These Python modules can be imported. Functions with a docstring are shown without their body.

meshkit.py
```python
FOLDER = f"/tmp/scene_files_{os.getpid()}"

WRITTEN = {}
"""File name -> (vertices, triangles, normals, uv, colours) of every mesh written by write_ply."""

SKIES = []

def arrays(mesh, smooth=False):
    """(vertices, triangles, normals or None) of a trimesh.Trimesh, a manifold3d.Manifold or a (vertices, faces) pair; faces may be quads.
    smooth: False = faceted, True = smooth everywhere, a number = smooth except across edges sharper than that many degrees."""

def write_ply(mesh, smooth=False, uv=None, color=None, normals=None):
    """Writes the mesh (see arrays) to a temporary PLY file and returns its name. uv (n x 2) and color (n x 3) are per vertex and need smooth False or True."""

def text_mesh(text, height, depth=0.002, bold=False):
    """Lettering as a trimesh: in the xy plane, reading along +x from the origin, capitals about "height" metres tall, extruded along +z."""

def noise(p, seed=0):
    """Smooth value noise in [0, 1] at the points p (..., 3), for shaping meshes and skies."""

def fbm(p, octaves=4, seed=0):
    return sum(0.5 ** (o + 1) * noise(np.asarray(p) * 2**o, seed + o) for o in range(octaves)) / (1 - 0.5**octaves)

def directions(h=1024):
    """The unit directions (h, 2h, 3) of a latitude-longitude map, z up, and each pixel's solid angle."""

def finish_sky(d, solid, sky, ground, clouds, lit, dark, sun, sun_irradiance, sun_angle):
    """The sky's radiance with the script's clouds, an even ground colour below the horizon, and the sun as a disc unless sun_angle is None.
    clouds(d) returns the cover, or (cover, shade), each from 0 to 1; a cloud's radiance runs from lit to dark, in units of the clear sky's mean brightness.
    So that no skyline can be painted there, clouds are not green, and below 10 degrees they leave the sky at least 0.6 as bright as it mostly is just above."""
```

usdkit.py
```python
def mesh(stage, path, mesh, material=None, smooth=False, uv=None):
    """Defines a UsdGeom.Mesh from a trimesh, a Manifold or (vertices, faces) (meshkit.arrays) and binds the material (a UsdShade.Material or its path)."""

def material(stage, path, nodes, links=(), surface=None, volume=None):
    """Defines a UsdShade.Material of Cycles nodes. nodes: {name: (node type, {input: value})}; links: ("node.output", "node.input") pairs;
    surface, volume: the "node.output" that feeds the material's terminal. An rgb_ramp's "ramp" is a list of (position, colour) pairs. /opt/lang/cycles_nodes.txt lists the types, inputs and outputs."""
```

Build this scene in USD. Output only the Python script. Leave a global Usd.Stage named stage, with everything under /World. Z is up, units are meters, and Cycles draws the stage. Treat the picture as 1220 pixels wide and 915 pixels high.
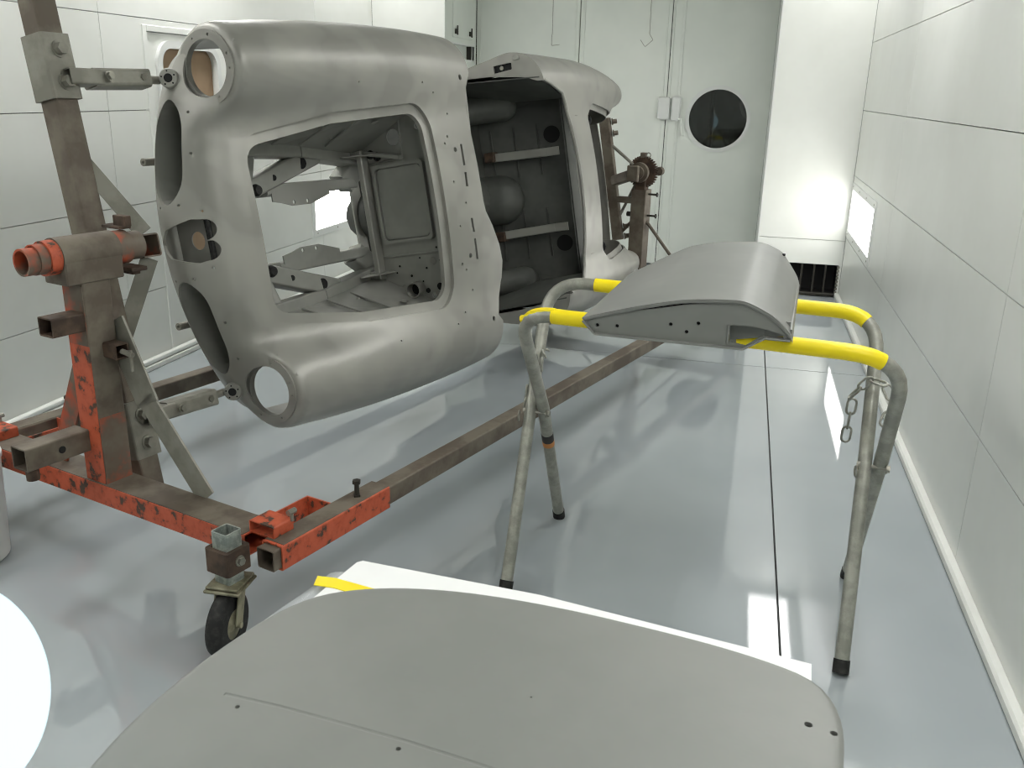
import math
import numpy as np
import trimesh
import manifold3d as m3
from manifold3d import Manifold, CrossSection
from shapely.geometry import Polygon, box as sbox, Point
from shapely.ops import unary_union
from pxr import Usd, UsdGeom, UsdLux, UsdShade, Gf, Sdf
import usdkit

stage = Usd.Stage.CreateInMemory()
UsdGeom.SetStageUpAxis(stage, UsdGeom.Tokens.z)
UsdGeom.SetStageMetersPerUnit(stage, 1.0)
UsdGeom.Xform.Define(stage, '/World')
UsdGeom.Scope.Define(stage, '/World/Looks')

# ------------------------------------------------------------------ camera, light levels
EXPOSURE = 0.5
CEILING_LAMP = 12.5       # radiance of the ceiling diffusers
REAR_LAMP = 5.2           # the two rear fixtures, set dimmer so the end wall does not clip
WALL_LAMP = 5.5           # radiance of the low wall light panels
BLUR_GLOW = 1.05  # glow of the added stand-in at the lower left
cam = UsdGeom.Camera.Define(stage, '/World/camera')
def _basis(yaw, pit, rol):
    f = np.array([math.sin(yaw) * math.cos(pit), math.cos(yaw) * math.cos(pit), -math.sin(pit)])
    r = np.array([math.cos(yaw), -math.sin(yaw), 0.0]); u = np.cross(r, f)
    return math.cos(rol) * r + math.sin(rol) * u, -math.sin(rol) * r + math.cos(rol) * u, f
CR, CU, CF = _basis(-0.2386, 0.3149, 0.0243)
EYE = np.array([0.0, 0.0, 1.6])
cam.AddTransformOp().Set(Gf.Matrix4d(*CR, 0, *CU, 0, *(-CF), 0, *EYE, 1))
cam.CreateHorizontalApertureAttr(36.0); cam.CreateVerticalApertureAttr(27.0)
cam.CreateFocalLengthAttr(36.0 * 1080 / 1220)
cam.CreateFStopAttr(18.0); cam.CreateFocusDistanceAttr(3.2)
cam.CreateExposureAttr(EXPOSURE)
cam.CreateClippingRangeAttr(Gf.Vec2f(0.01, 100))

# ------------------------------------------------------------------ materials
def lin(c):
    return tuple(((x / 255) / 12.92 if x / 255 <= 0.04045 else ((x / 255 + 0.055) / 1.055) ** 2.4) for x in c)

def plain(name, rgb, rough=0.5, metal=0.0, **kw):
    return usdkit.material(stage, '/World/Looks/' + name, {'p': ('principled_bsdf', dict(base_color=lin(rgb), roughness=rough, metallic=metal, **kw))}, [], surface='p.BSDF')

def mottled(name, a, b, scale, rough=0.5, metal=0.0, ramp=(0.42, 0.6), detail=5.0, bump=0.0, bscale=80.0, c=None, rough2=None):
    """two or three tones mixed by noise in the object's own coordinates: wear, patches and dust of the thing itself"""
    stops = [(ramp[0], lin(a)), (ramp[1], lin(b))] + ([(min(ramp[1] + 0.12, 1), lin(c))] if c else [])
    nodes = {'t': ('texture_coordinate', {}), 'n': ('noise_texture', dict(scale=scale, detail=detail, roughness=0.6)),
             'r': ('rgb_ramp', {'ramp': stops}), 'p': ('principled_bsdf', dict(roughness=rough, metallic=metal))}
    links = [('t.object', 'n.vector'), ('n.fac', 'r.fac'), ('r.color', 'p.base_color')]
    if bump:
        nodes['bn'] = ('noise_texture', dict(scale=bscale, detail=3.0)); nodes['b'] = ('bump', dict(strength=bump, distance=0.002))
        links += [('t.object', 'bn.vector'), ('bn.fac', 'b.height'), ('b.normal', 'p.normal')]
    return usdkit.material(stage, '/World/Looks/' + name, nodes, links, surface='p.BSDF')

def emitter(name, rgb, strength):
    return usdkit.material(stage, '/World/Looks/' + name, {'e': ('emission', dict(color=rgb, strength=strength))}, [], surface='e.emission')

M = {}
M['wall'] = mottled('white_panel', (226, 228, 222), (234, 236, 231), 1.3, rough=0.34, ramp=(0.35, 0.65))
M['wall_gap'] = plain('panel_joint', (120, 122, 120), 0.8)
M['door'] = mottled('door_paint', (222, 227, 220), (229, 233, 226), 1.0, rough=0.4)
M['frame_white'] = plain('white_frame', (225, 227, 224), 0.35)
M['floor_gap'] = plain('floor_joint', (58, 60, 60), 0.7)
M['floor'] = usdkit.material(stage, '/World/Looks/epoxy_floor', {
    't': ('texture_coordinate', {}), 'n': ('noise_texture', dict(scale=1.1, detail=3.0)), 'r': ('rgb_ramp', {'ramp': [(0.35, lin((161, 169, 172))), (0.65, lin((170, 177, 180)))]}),
    'w': ('noise_texture', dict(scale=2.2, detail=1.0)), 'o': ('noise_texture', dict(scale=150.0, detail=1.5)),
    'b1': ('bump', dict(strength=0.035, distance=0.004)), 'b2': ('bump', dict(strength=0.04, distance=0.0010)),
    'p': ('principled_bsdf', dict(roughness=0.02, specular_ior_level=0.6, ior=1.7))},
    [('t.object', 'n.vector'), ('n.fac', 'r.fac'), ('r.color', 'p.base_color'), ('t.object', 'w.vector'), ('t.object', 'o.vector'), ('w.fac', 'b1.height'), ('o.fac', 'b2.height'), ('b1.normal', 'b2.normal'), ('b2.normal', 'p.normal')], surface='p.BSDF')
M['body'] = mottled('bare_primer_grey', (140, 139, 133), (149, 148, 142), 3.4, rough=0.40, metal=0.25, ramp=(0.43, 0.49), c=(155, 154, 147), bump=0.05, bscale=160, detail=2.0)
M['body_in'] = mottled('grey_underside', (138, 139, 133), (150, 150, 144), 4.0, rough=0.55, metal=0.15)
M['cabin_shade'] = mottled('cabin_shade_grey', (70, 72, 68), (84, 86, 81), 4.0, rough=0.6)  # body grey darkened: the dimness inside the cabin is put into the colour
M['body_dark'] = plain('dark_gap', (14, 14, 14), 0.8)
M['rubber'] = mottled('black_rubber', (22, 22, 21), (48, 48, 46), 60.0, rough=0.75, ramp=(0.45, 0.7))
M['panel'] = mottled('sanded_panel_grey', (126, 128, 124), (134, 135, 131), 2.0, rough=0.5, metal=0.1, bump=0.04, bscale=200)
M['orange'] = mottled('chipped_orange_paint', (70, 56, 46), (176, 78, 48), 24.0, rough=0.55, ramp=(0.38, 0.45), c=(188, 88, 58), bump=0.3, bscale=60)
M['worn'] = mottled('overspray_orange', (176, 76, 46), (104, 90, 77), 5.0, rough=0.6, ramp=(0.40, 0.52), c=(112, 104, 92))
M['steel'] = mottled('dusty_brown_steel', (92, 82, 71), (116, 108, 95), 7.0, rough=0.6, metal=0.1, bump=0.15, bscale=90)
M['steel_grey'] = mottled('dusty_grey_steel', (122, 120, 110), (142, 140, 130), 8.0, rough=0.5, metal=0.2)
M['rust'] = mottled('rusty_dark_steel', (58, 44, 34), (86, 68, 54), 14.0, rough=0.7)
M['khaki'] = mottled('dirty_khaki_steel', (104, 100, 78), (140, 136, 114), 22.0, rough=0.6, bump=0.2)
M['galv'] = mottled('galvanised_tube', (142, 143, 134), (166, 166, 156), 18.0, rough=0.42, metal=0.35, bump=0.1, bscale=120)
M['zinc'] = mottled('spangled_zinc', (130, 138, 132), (168, 174, 166), 40.0, rough=0.45, metal=0.4)
M['bolt'] = plain('bolt_steel', (150, 148, 138), 0.35, 0.7)
M['darksteel'] = plain('dark_bolt_steel', (60, 58, 52), 0.5, 0.4)
M['tape'] = plain('yellow_tape', (250, 226, 10), 0.4)
M['board'] = plain('white_board', (238, 239, 238), 0.55)
M['film'] = usdkit.material(stage, '/World/Looks/clear_film', {'a': ('transparent_bsdf', dict(color=(0.9, 0.92, 0.93))), 'd': ('principled_bsdf', dict(base_color=lin((205, 210, 212)), roughness=0.25)), 'm': ('mix_closure', dict(fac=0.45))}, [('a.BSDF', 'm.closure1'), ('d.BSDF', 'm.closure2')], surface='m.closure')
M['card'] = mottled('brown_paper', (150, 126, 100), (160, 136, 110), 3.0, rough=0.8)
M['glass'] = usdkit.material(stage, '/World/Looks/window_pane', {'f': ('fresnel', dict(IOR=1.45)), 'a': ('transparent_bsdf', dict(color=(0.75, 0.8, 0.78))), 'g': ('glossy_bsdf', dict(roughness=0.02, color=(1, 1, 1))), 'm': ('mix_closure', {})}, [('f.fac', 'm.fac'), ('a.BSDF', 'm.closure1'), ('g.BSDF', 'm.closure2')], surface='m.closure')
M['black'] = plain('vent_black', (16, 16, 16), 0.7)
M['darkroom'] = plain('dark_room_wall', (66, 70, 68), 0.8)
M['drum'] = plain('white_plastic', (214, 216, 214), 0.4)
M['lamp_ceiling'] = emitter('ceiling_diffuser', (1.0, 0.99, 0.98), CEILING_LAMP)
M['lamp_rear'] = emitter('rear_ceiling_diffuser', (1.0, 0.99, 0.98), REAR_LAMP)
M['lamp_wall'] = emitter('wall_diffuser', (1.0, 0.99, 0.95), WALL_LAMP)
M['blur_glow'] = emitter('blur_glow_diffuser', (0.66, 0.92, 1.0), BLUR_GLOW)
M['label_dark'] = plain('label_print_dark', (52, 50, 48), 0.6)
M['label_orange'] = plain('label_print_orange', (190, 128, 70), 0.6)

# ------------------------------------------------------------------ scene helpers
_used = {}
def path_for(name, parent='/World'):
    k = (parent, name); n = _used.get(k, -1) + 1; _used[k] = n
    return f'{parent}/{name}' + (f'_{n:03d}' if n else '')

def _meta(prim, label=None, cat=None, group=None, kind=None):
    for k, v in (('label', label), ('category', cat), ('group', group), ('kind', kind)):
        if v: prim.SetCustomDataByKey(k, v)

def thing(name, label, cat, mat4=None, loc=(0, 0, 0), rotz=0.0, group=None, kind=None):
    x = UsdGeom.Xform.Define(stage, path_for(name))
    if mat4 is not None: x.AddTransformOp().Set(Gf.Matrix4d(*[float(v) for v in np.asarray(mat4).ravel()]))
    else:
        x.AddTranslateOp().Set(Gf.Vec3d(*map(float, loc)))
        if rotz: x.AddRotateZOp().Set(float(rotz))
    _meta(x.GetPrim(), label, cat, group, kind)
    return x.GetPrim()

def part(name, mesh, mat, parent=None, smooth=False, label=None, cat=None, group=None, kind=None):
    pp = parent.GetPath().pathString if parent is not None else '/World'
    m = usdkit.mesh(stage, path_for(name, pp), mesh, M[mat] if isinstance(mat, str) else mat, smooth=smooth)
    _meta(m.GetPrim(), label, cat, group, kind)
    return m.GetPrim()

def copy_of(src, loc, rotz, label, group=None):
    base = src.GetName()
    x = UsdGeom.Xform.Define(stage, path_for(base))
    x.GetPrim().GetReferences().AddInternalReference(src.GetPath())
    x.GetPrim().SetInstanceable(True)
    UsdGeom.Xformable(x).ClearXformOpOrder()
    x.AddTranslateOp().Set(Gf.Vec3d(*map(float, loc)))
    x.AddRotateZOp().Set(float(rotz))
    d = src.GetCustomData()
    _meta(x.GetPrim(), label, d.get('category'), group or d.get('group'), d.get('kind'))
    return x.GetPrim()

# ------------------------------------------------------------------ mesh helpers
def cat_(*ms):
    return trimesh.util.concatenate([m for m in ms if m is not None])

def bx(x0, x1, y0, y1, z0, z1, c=0.0):
    """box, chamfered by c"""
    if c <= 0:
        b = trimesh.creation.box((x1 - x0, y1 - y0, z1 - z0)); b.apply_translation(((x0 + x1) / 2, (y0 + y1) / 2, (z0 + z1) / 2)); return b
    pts = []
    for sx, X in ((1, x0), (-1, x1)):
        for sy, Y in ((1, y0), (-1, y1)):
            for sz, Z in ((1, z0), (-1, z1)):
                pts += [(X, Y + sy * c, Z + sz * c), (X + sx * c, Y, Z + sz * c), (X + sx * c, Y + sy * c, Z)]
    return trimesh.convex.convex_hull(np.array(pts))

def frame_to(p0, p1, up=(0, 0, 1)):
    p0, p1 = np.asarray(p0, float), np.asarray(p1, float)
    z = p1 - p0; L = np.linalg.norm(z); z /= L
    up = np.asarray(up, float)
    if abs(up @ z) > 0.98: up = np.array([1.0, 0, 0])
    x = np.cross(up, z); x /= np.linalg.norm(x); y = np.cross(z, x)
    T = np.eye(4); T[:3, 0], T[:3, 1], T[:3, 2], T[:3, 3] = x, y, z, p0
    return T, L

def rrect(w, h, r=0.0, n=3):
    p = sbox(-w / 2, -h / 2, w / 2, h / 2)
    r = min(r, .35 * min(w, h))
    return p.buffer(-r).buffer(r, quad_segs=n) if r > 1e-6 else p

def prism(poly, p0, p1, up=(0, 0, 1)):
    T, L = frame_to(p0, p1, up)
    m = trimesh.creation.extrude_polygon(poly, L, engine='earcut'); m.apply_transform(T); return m

def sqbar(p0, p1, w, h=None, up=(0, 0, 1), wall=0.0, r=0.006):
    """square bar from p0 to p1; w across, h along `up`; wall > 0 makes it hollow"""
    h = h or w
    poly = rrect(w, h, r)
    if wall > 0: poly = poly.difference(rrect(w - 2 * wall, h - 2 * wall, max(r - wall, 0.001)))
    return prism(poly, p0, p1, up)

def rod(p0, p1, r, n=16, hollow=0.0):
    poly = Point(0, 0).buffer(r, quad_segs=n // 4)
    if hollow > 0: poly = poly.difference(Point(0, 0).buffer(hollow, quad_segs=n // 4))
    return prism(poly, p0, p1)

def bolt(p, n, r=0.014, h=0.012, washer=True):
    """hex bolt head standing on point p along n"""
    p, n = np.asarray(p, float), np.asarray(n, float); n = n / np.linalg.norm(n)
    hexa = Polygon([(r * math.cos(a), r * math.sin(a)) for a in np.arange(6) * math.pi / 3])
    ms = [prism(hexa, p + n * 0.002, p + n * (0.002 + h))]
    if washer: ms.append(rod(p - n * 0.002, p + n * 0.003, r * 1.35))
    return cat_(*ms)

def sweep(pts, r, n=14, closed=False, caps=True):
    """round tube along a polyline"""
    pts = np.asarray(pts, float); N = len(pts); rr = np.broadcast_to(r, (N,))
    if closed: t = np.roll(pts, -1, 0) - np.roll(pts, 1, 0)
    else: t = np.gradient(pts, axis=0)
    t /= np.linalg.norm(t, axis=1, keepdims=True)
    a = np.array([0, 0, 1.0]) if abs(t[0][2]) < 0.9 else np.array([1.0, 0, 0])
    x = np.cross(a, t[0]); x /= np.linalg.norm(x); rings = []
    for i in range(N):
        x = x - (x @ t[i]) * t[i]; x /= np.linalg.norm(x); y = np.cross(t[i], x)
        ang = np.arange(n) * 2 * math.pi / n
        rings.append(pts[i] + rr[i] * (np.cos(ang)[:, None] * x + np.sin(ang)[:, None] * y))
    v = np.vstack(rings); f = []
    for i in range(N if closed else N - 1):
        a0, b0 = i * n, ((i + 1) % N) * n
        for k in range(n):
            k2 = (k + 1) % n
            f += [(a0 + k, a0 + k2, b0 + k2), (a0 + k, b0 + k2, b0 + k)]
    if caps and not closed:
        v = np.vstack([v, pts[0], pts[-1]])
        for k in range(n):
            f += [(len(v) - 2, (k + 1) % n, k), (len(v) - 1, (N - 1) * n + k, (N - 1) * n + (k + 1) % n)]
    return trimesh.Trimesh(v, f, process=False)

def fillet(pts, rad, n=7):
    """polyline with its inner corners rounded"""
    pts = [np.asarray(p, float) for p in pts]; out = [pts[0]]
    rad = rad if np.ndim(rad) else [rad] * (len(pts) - 2)
    for i in range(1, len(pts) - 1):
        a, b, c = pts[i - 1], pts[i], pts[i + 1]
        u, w = (a - b) / np.linalg.norm(a - b), (c - b) / np.linalg.norm(c - b)
        th = math.acos(np.clip(u @ w, -1, 1)); d = min(rad[i - 1] / math.tan(th / 2), 0.45 * np.linalg.norm(a - b), 0.49 * np.linalg.norm(c - b))
        p0, p1 = b + u * d, b + w * d
        for s in np.linspace(0, 1, n):   # quadratic arc through the corner
            out.append((1 - s) ** 2 * p0 + 2 * s * (1 - s) * b + s * s * p1)
    out.append(pts[-1])
    return np.array(out)

def lathe(profile, n=32):
    """(r, z) profile turned about z"""
    m = trimesh.creation.revolve(np.asarray(profile, float), sections=n); return m

def moved(m, T):
    m = m.copy(); m.apply_transform(T); return m

def along(m, p, axis):
    """mesh modelled along +z placed at p pointing along axis"""
    T, _ = frame_to(p, np.asarray(p, float) + np.asarray(axis, float)); return moved(m, T)

def to_manifold(m):
    return Manifold(m3.Mesh(np.asarray(m.vertices, np.float32), np.asarray(m.faces, np.uint32)))

def from_manifold(m):
    k = m.to_mesh(); return trimesh.Trimesh(k.vert_properties[:, :3], k.tri_verts, process=False)

# ------------------------------------------------------------------ the room: a spray booth
XL, XR, YB, YF, ZC = -3.25, 0.87, 7.9, -1.6, 2.85
YD = 8.85                                   # plane of the bay doors, set back behind the end wall
GAP = 0.004

fl = thing('floor', 'glossy pale grey epoxy floor with thin dark joints', 'floor', kind='structure')
part('screed', bx(XL - .1, XR + .1, YF - .1, YD + 1.6, -0.06, -0.008), 'floor_gap', fl)
for (x0, x1) in ((XL - .1, 0.245), (0.252, XR + .1)):
    for (y0, y1) in ((YF - .1, 5.585), (5.592, YD + .1)):
        part('floor_slab', bx(x0, x1, y0, y1, -0.008, 0.0), 'floor', fl)

def panel_wall(name, label, axis, at, sgn, u_edges, z_edges, skip=(), th=0.05):
    """wall of separate panels; axis 'x': plane x = at spanning y. sgn points into the room"""
    w = thing(name, label, 'wall', kind='structure')
    U0, U1, Z0, Z1 = u_edges[0], u_edges[-1], z_edges[0], z_edges[-1]
    def place(a, b, lo, hi, z0, z1, c):
        lo2, hi2 = sorted((lo, hi))
        return bx(lo2, hi2, a, b, z0, z1, c) if axis == 'x' else bx(a, b, lo2, hi2, z0, z1, c)
    holes = list(skip)
    cells = []
    for i in range(len(u_edges) - 1):
        for j in range(len(z_edges) - 1):
            cell = sbox(u_edges[i] + GAP / 2, z_edges[j] + GAP / 2, u_edges[i + 1] - GAP / 2, z_edges[j + 1] - GAP / 2)
            for h in holes: cell = cell.difference(sbox(*h))
            for g in getattr(cell, 'geoms', [cell]):
                if g.is_empty or g.area < 1e-4: continue
                cells.append(g)
    back = sbox(U0, Z0, U1, Z1)
    for h in holes: back = back.difference(sbox(*h))
    def ext(poly, d0, d1):
        m = trimesh.creation.extrude_polygon(poly, abs(d1 - d0), engine='earcut')      # (u, z, depth)
        v = m.vertices.copy(); lo = min(at - sgn * d0, at - sgn * d1)
        if axis == 'x': m.vertices = np.column_stack([lo + v[:, 2], v[:, 0], v[:, 1]])
        else: m.vertices = np.column_stack([v[:, 0], lo + v[:, 2], v[:, 1]]); m.invert()
        return m
    for g in cells: part('wall_panel', ext(g, 0.0, 0.02), 'wall', w)
    for g in getattr(back, 'geoms', [back]): part('backing', ext(g, 0.02, 0.08), 'wall_gap', w)
    return w

ZR = [0.0, 0.5, 1.0, 1.5, 2.0, 2.5, ZC]
RL = (6.40, 0.52, 7.86, 0.95)               # right wall light opening: y0, z0, y1, z1
LL = (6.58, 0.44, 7.86, 0.88)
panel_wall('wall_right', 'right booth wall of smooth white panels', 'x', XR, -1, [YF, 0.6, 3.2, 5.76, YB], ZR, [RL])
DRL = (4.67, 0.0, 5.50, 1.857)              # small door in the left wall
panel_wall('wall_left', 'left booth wall of smooth white panels', 'x', XL, 1, [YF, 1.8, 4.29, 6.77, YB], [0.0, 0.44, 0.94, 1.44, 1.92, 2.4, ZC], [LL, DRL])
panel_wall('wall_back', 'white end wall beside the bay doors', 'y', YB, -1, [XL, -2.586, 0.172, XR], [0.0, 0.47, 2.5, ZC], [(-2.598, -0.01, 0.184, ZC + .01), (0.25, 0.02, 0.845, 0.268)])
panel_wall('wall_front', 'white wall at the camera end of the booth', 'y', YF, 1, [XL, -1.2, XR], [0.0, 1.0, 2.0, ZC])
part('ceiling', bx(XL - .1, XR + .1, YF - .1, YD + .1, ZC, ZC + .06), 'wall', label='white booth ceiling', kind='structure')

# returns at the sides of the door recess
rt = thing('trim_1', 'narrow white side return left of the bay doors with a slot', 'trim', kind='structure')
X0 = -2.586
slot = (8.02, 1.845, 8.78, 1.965)           # y0, z0, y1, z1
poly = sbox(YB, 0, YD, ZC).difference(sbox(*slot))
m = trimesh.creation.extrude_polygon(poly, 0.012, engine='earcut'); v = m.vertices.copy()
m.vertices = np.column_stack([X0 - 0.012 + v[:, 2], v[:, 0], v[:, 1]]); part('return_panel', m, 'door', rt)
part('slot_back', bx(X0 - .09, X0 - .05, slot[0], slot[2], slot[1], slot[3]), 'door', rt)
part('slot_frame', cat_(bx(X0 - .05, X0 + .004, slot[0] - .015, slot[0], slot[1] - .015, slot[3] + .015), bx(X0 - .05, X0 + .004, slot[2], slot[2] + .015, slot[1] - .015, slot[3] + .015),
     bx(X0 - .05, X0 + .004, slot[0], slot[2], slot[1] - .015, slot[1]), bx(X0 - .05, X0 + .004, slot[0], slot[2], slot[3], slot[3] + .015)), 'frame_white', rt)
part('slot_end', bx(X0 - .05, X0 - .006, 8.70, 8.715, slot[1], slot[3]), 'darksteel', rt)
part('hatch', bx(X0, X0 + .006, 8.12, 8.7, 2.02, 2.6, .002), 'door', rt)
for yy in (8.16, 8.6):
    part('latch', cat_(bx(X0, X0 + .022, yy, yy + .05, 2.05, 2.09, .004), bx(X0 + .02, X0 + .03, yy + .015, yy + .035, 2.04, 2.12, .003)), 'darksteel', rt)
part('trim_2', bx(0.172, 0.184, YB, YD, 0, ZC), 'frame_white', label='right side return of the bay door recess', kind='structure')

# bay doors
def leaf(name, label, x0, x1, z1=ZC, rods=()):
    d = thing(name, label, 'door', kind='structure')
    part('door_leaf', bx(x0, x1, YD, YD + .05, 0.012, z1, .004), 'door', d)
    for (a, b) in ((x0 + .03, x0 + .045), (x1 - .045, x1 - .03)):
        part('edge_strip', bx(a, b, YD - .006, YD, 0.012, z1, .002), 'door', d)
    return d
d1 = leaf('door_1', 'left leaf of the white bay doors', -2.58, -1.592)
d2 = leaf('door_2', 'middle leaf of the white bay doors', -1.585, -0.752)
for d, xx in ((d1, -1.85), (d2, -0.95)):
    part('wire_hook', sweep(fillet([(xx, YD - .012, ZC - .05), (xx + .005, YD - .012, 2.10), (xx + (.0 if d is d1 else .04), YD - .012, 2.05), (xx + (.0 if d is d1 else -.03), YD - .012, 1.99), (xx + (.075 if d is d1 else -.075), YD - .012, 2.0 + (.0 if d is d1 else .05))], .01), .0022, 6), 'steel_grey', d)
part('door_strip', bx(-0.752, -0.745, YD + .01, YD + .05, 0, ZC), 'black', d2)
# personnel door with the round window
d3 = thing('door_3', 'white personnel door with a round dark window', 'door', kind='structure')
WX, WZ, WR = -0.275, 1.378, 0.263
poly = sbox(-0.745, 0.012, 0.17, ZC).difference(Point(WX, WZ).buffer(WR, quad_segs=24))
def facing(poly, y0, y1):
    m = trimesh.creation.extrude_polygon(poly, y1 - y0, engine='earcut'); v = m.vertices.copy()
    m.vertices = np.column_stack([v[:, 0], y0 + v[:, 2], v[:, 1]]); m.invert(); return m
part('door_leaf', facing(poly, YD, YD + .05), 'door', d3)
part('window_ring', facing(Point(WX, WZ).buffer(WR + .032, quad_segs=24).difference(Point(WX, WZ).buffer(WR - .004, quad_segs=24)), YD - .014, YD + .01), 'frame_white', d3)
part('pane', facing(Point(WX, WZ).buffer(WR, quad_segs=24), YD + .02, YD + .026), 'glass', d3)
part('edge_strip', bx(-0.655, -0.63, YD - .008, YD, 0.012, ZC, .003), 'door', d3)
part('edge_strip', bx(-0.735, -0.722, YD - .008, YD, 0.012, ZC, .003), 'door', d3)
part('latch_box', bx(-0.825, -0.715, YD - .05, YD - .008, 1.36, 1.56, .01), 'frame_white', d3)
part('latch_box', bx(-0.70, -0.615, YD - .045, YD - .008, 1.35, 1.57, .014), 'frame_white', d3)
part('handle', cat_(rod((-0.60, YD - .07, 1.37), (-0.575, YD - .075, 1.22), .011), rod((-0.60, YD - .07, 1.365), (-0.64, YD - .02, 1.37), .01)), 'door', d3)
# dark room behind the round window
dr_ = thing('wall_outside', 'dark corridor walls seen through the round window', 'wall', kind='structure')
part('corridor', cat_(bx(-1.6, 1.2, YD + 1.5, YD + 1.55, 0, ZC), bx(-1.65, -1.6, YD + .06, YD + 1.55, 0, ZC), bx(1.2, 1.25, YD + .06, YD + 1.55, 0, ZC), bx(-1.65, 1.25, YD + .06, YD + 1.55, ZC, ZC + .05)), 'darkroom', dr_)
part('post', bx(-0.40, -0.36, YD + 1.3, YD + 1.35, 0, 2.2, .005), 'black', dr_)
fan = thing('wall_fan', 'grey domed fan cover behind the round window', 'fan', loc=(0.06, YD + 0.9, 1.50))
part('dome', along(lathe([(0.0, .10), (.07, .09), (.13, .055), (.16, 0.0), (.15, -.02), (0, -.02)]), (0, 0, 0), (0, -1, 0)), 'steel_grey', fan, smooth=30)
part('hub', along(lathe([(0.0, .02), (.02, .015), (.028, 0), (0, 0)]), (-.03, -.095, -.02), (0, -1, 0)), 'frame_white', fan, smooth=30)
part('stem', rod((0, .02, 0), (0, .60, 0), .02), 'darksteel', fan)

# low vent in the end wall, bottom right
vt = thing('air_vent', 'black floor-level air vent with upright bars in the end wall', 'vent', loc=(0.5475, YB, 0.144))
part('duct', cat_(bx(-.297, .297, .20, .21, -.124, .124), bx(-.297, -.29, 0, .2, -.124, .124), bx(.29, .297, 0, .2, -.124, .124), bx(-.297, .297, 0, .2, .118, .124), bx(-.297, .297, 0, .2, -.124, -.118)), 'black', vt)
for xx in (-.22, -.11, .0, .10, .19):
    part('bar', bx(xx, xx + .014, -.004, .03, -.118, .118, .003), 'darksteel', vt)
part('sill', bx(-.297, .297, -.03, .02, -.135, -.112, .004), 'darksteel', vt)
part('edge_strip', cat_(*[bx(.285, .305, -.008, .004, z, z + .022, .003) for z in np.arange(-.115, .11, .03)]), 'steel_grey', vt)

# low light panels let into the side walls
def wall_light(name, label, x, sg, y0, z0, y1, z1):
    t = thing(name, label, 'light', loc=(x, (y0 + y1) / 2, (z0 + z1) / 2), group=None)
    hy, hz, b = (y1 - y0) / 2, (z1 - z0) / 2, 0.055
    part('diffuser', bx(-.012 if sg > 0 else -.004, .004 if sg > 0 else .012, -hy + b, hy - b, -hz + b, hz - b), 'lamp_wall', t)
    a, c = sorted((-.02 * sg, .008 * sg))
    for (ya, yb, za, zb) in ((-hy, hy, hz - b, hz), (-hy, hy, -hz, -hz + b), (-hy, -hy + b, -hz + b, hz - b), (hy - b, hy, -hz + b, hz - b)):
        part('frame', bx(a, c, ya, yb, za, zb, .002), 'frame_white', t)
    for yy in np.linspace(-hy + .08, hy - .08, 4):
        for zz in (hz - b / 2, -hz + b / 2):
            part('screw', along(lathe([(0, .004), (.005, .003), (.007, 0), (0, 0)], 10), (.008 * sg, yy, zz), (sg, 0, 0)), 'bolt', t)
wall_light('wall_light', 'bright light panel low in the right wall near the vent', XR, -1, *RL)
wall_light('wall_light', 'bright light panel low in the left wall seen through the engine bay', XL, 1, *LL)

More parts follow.
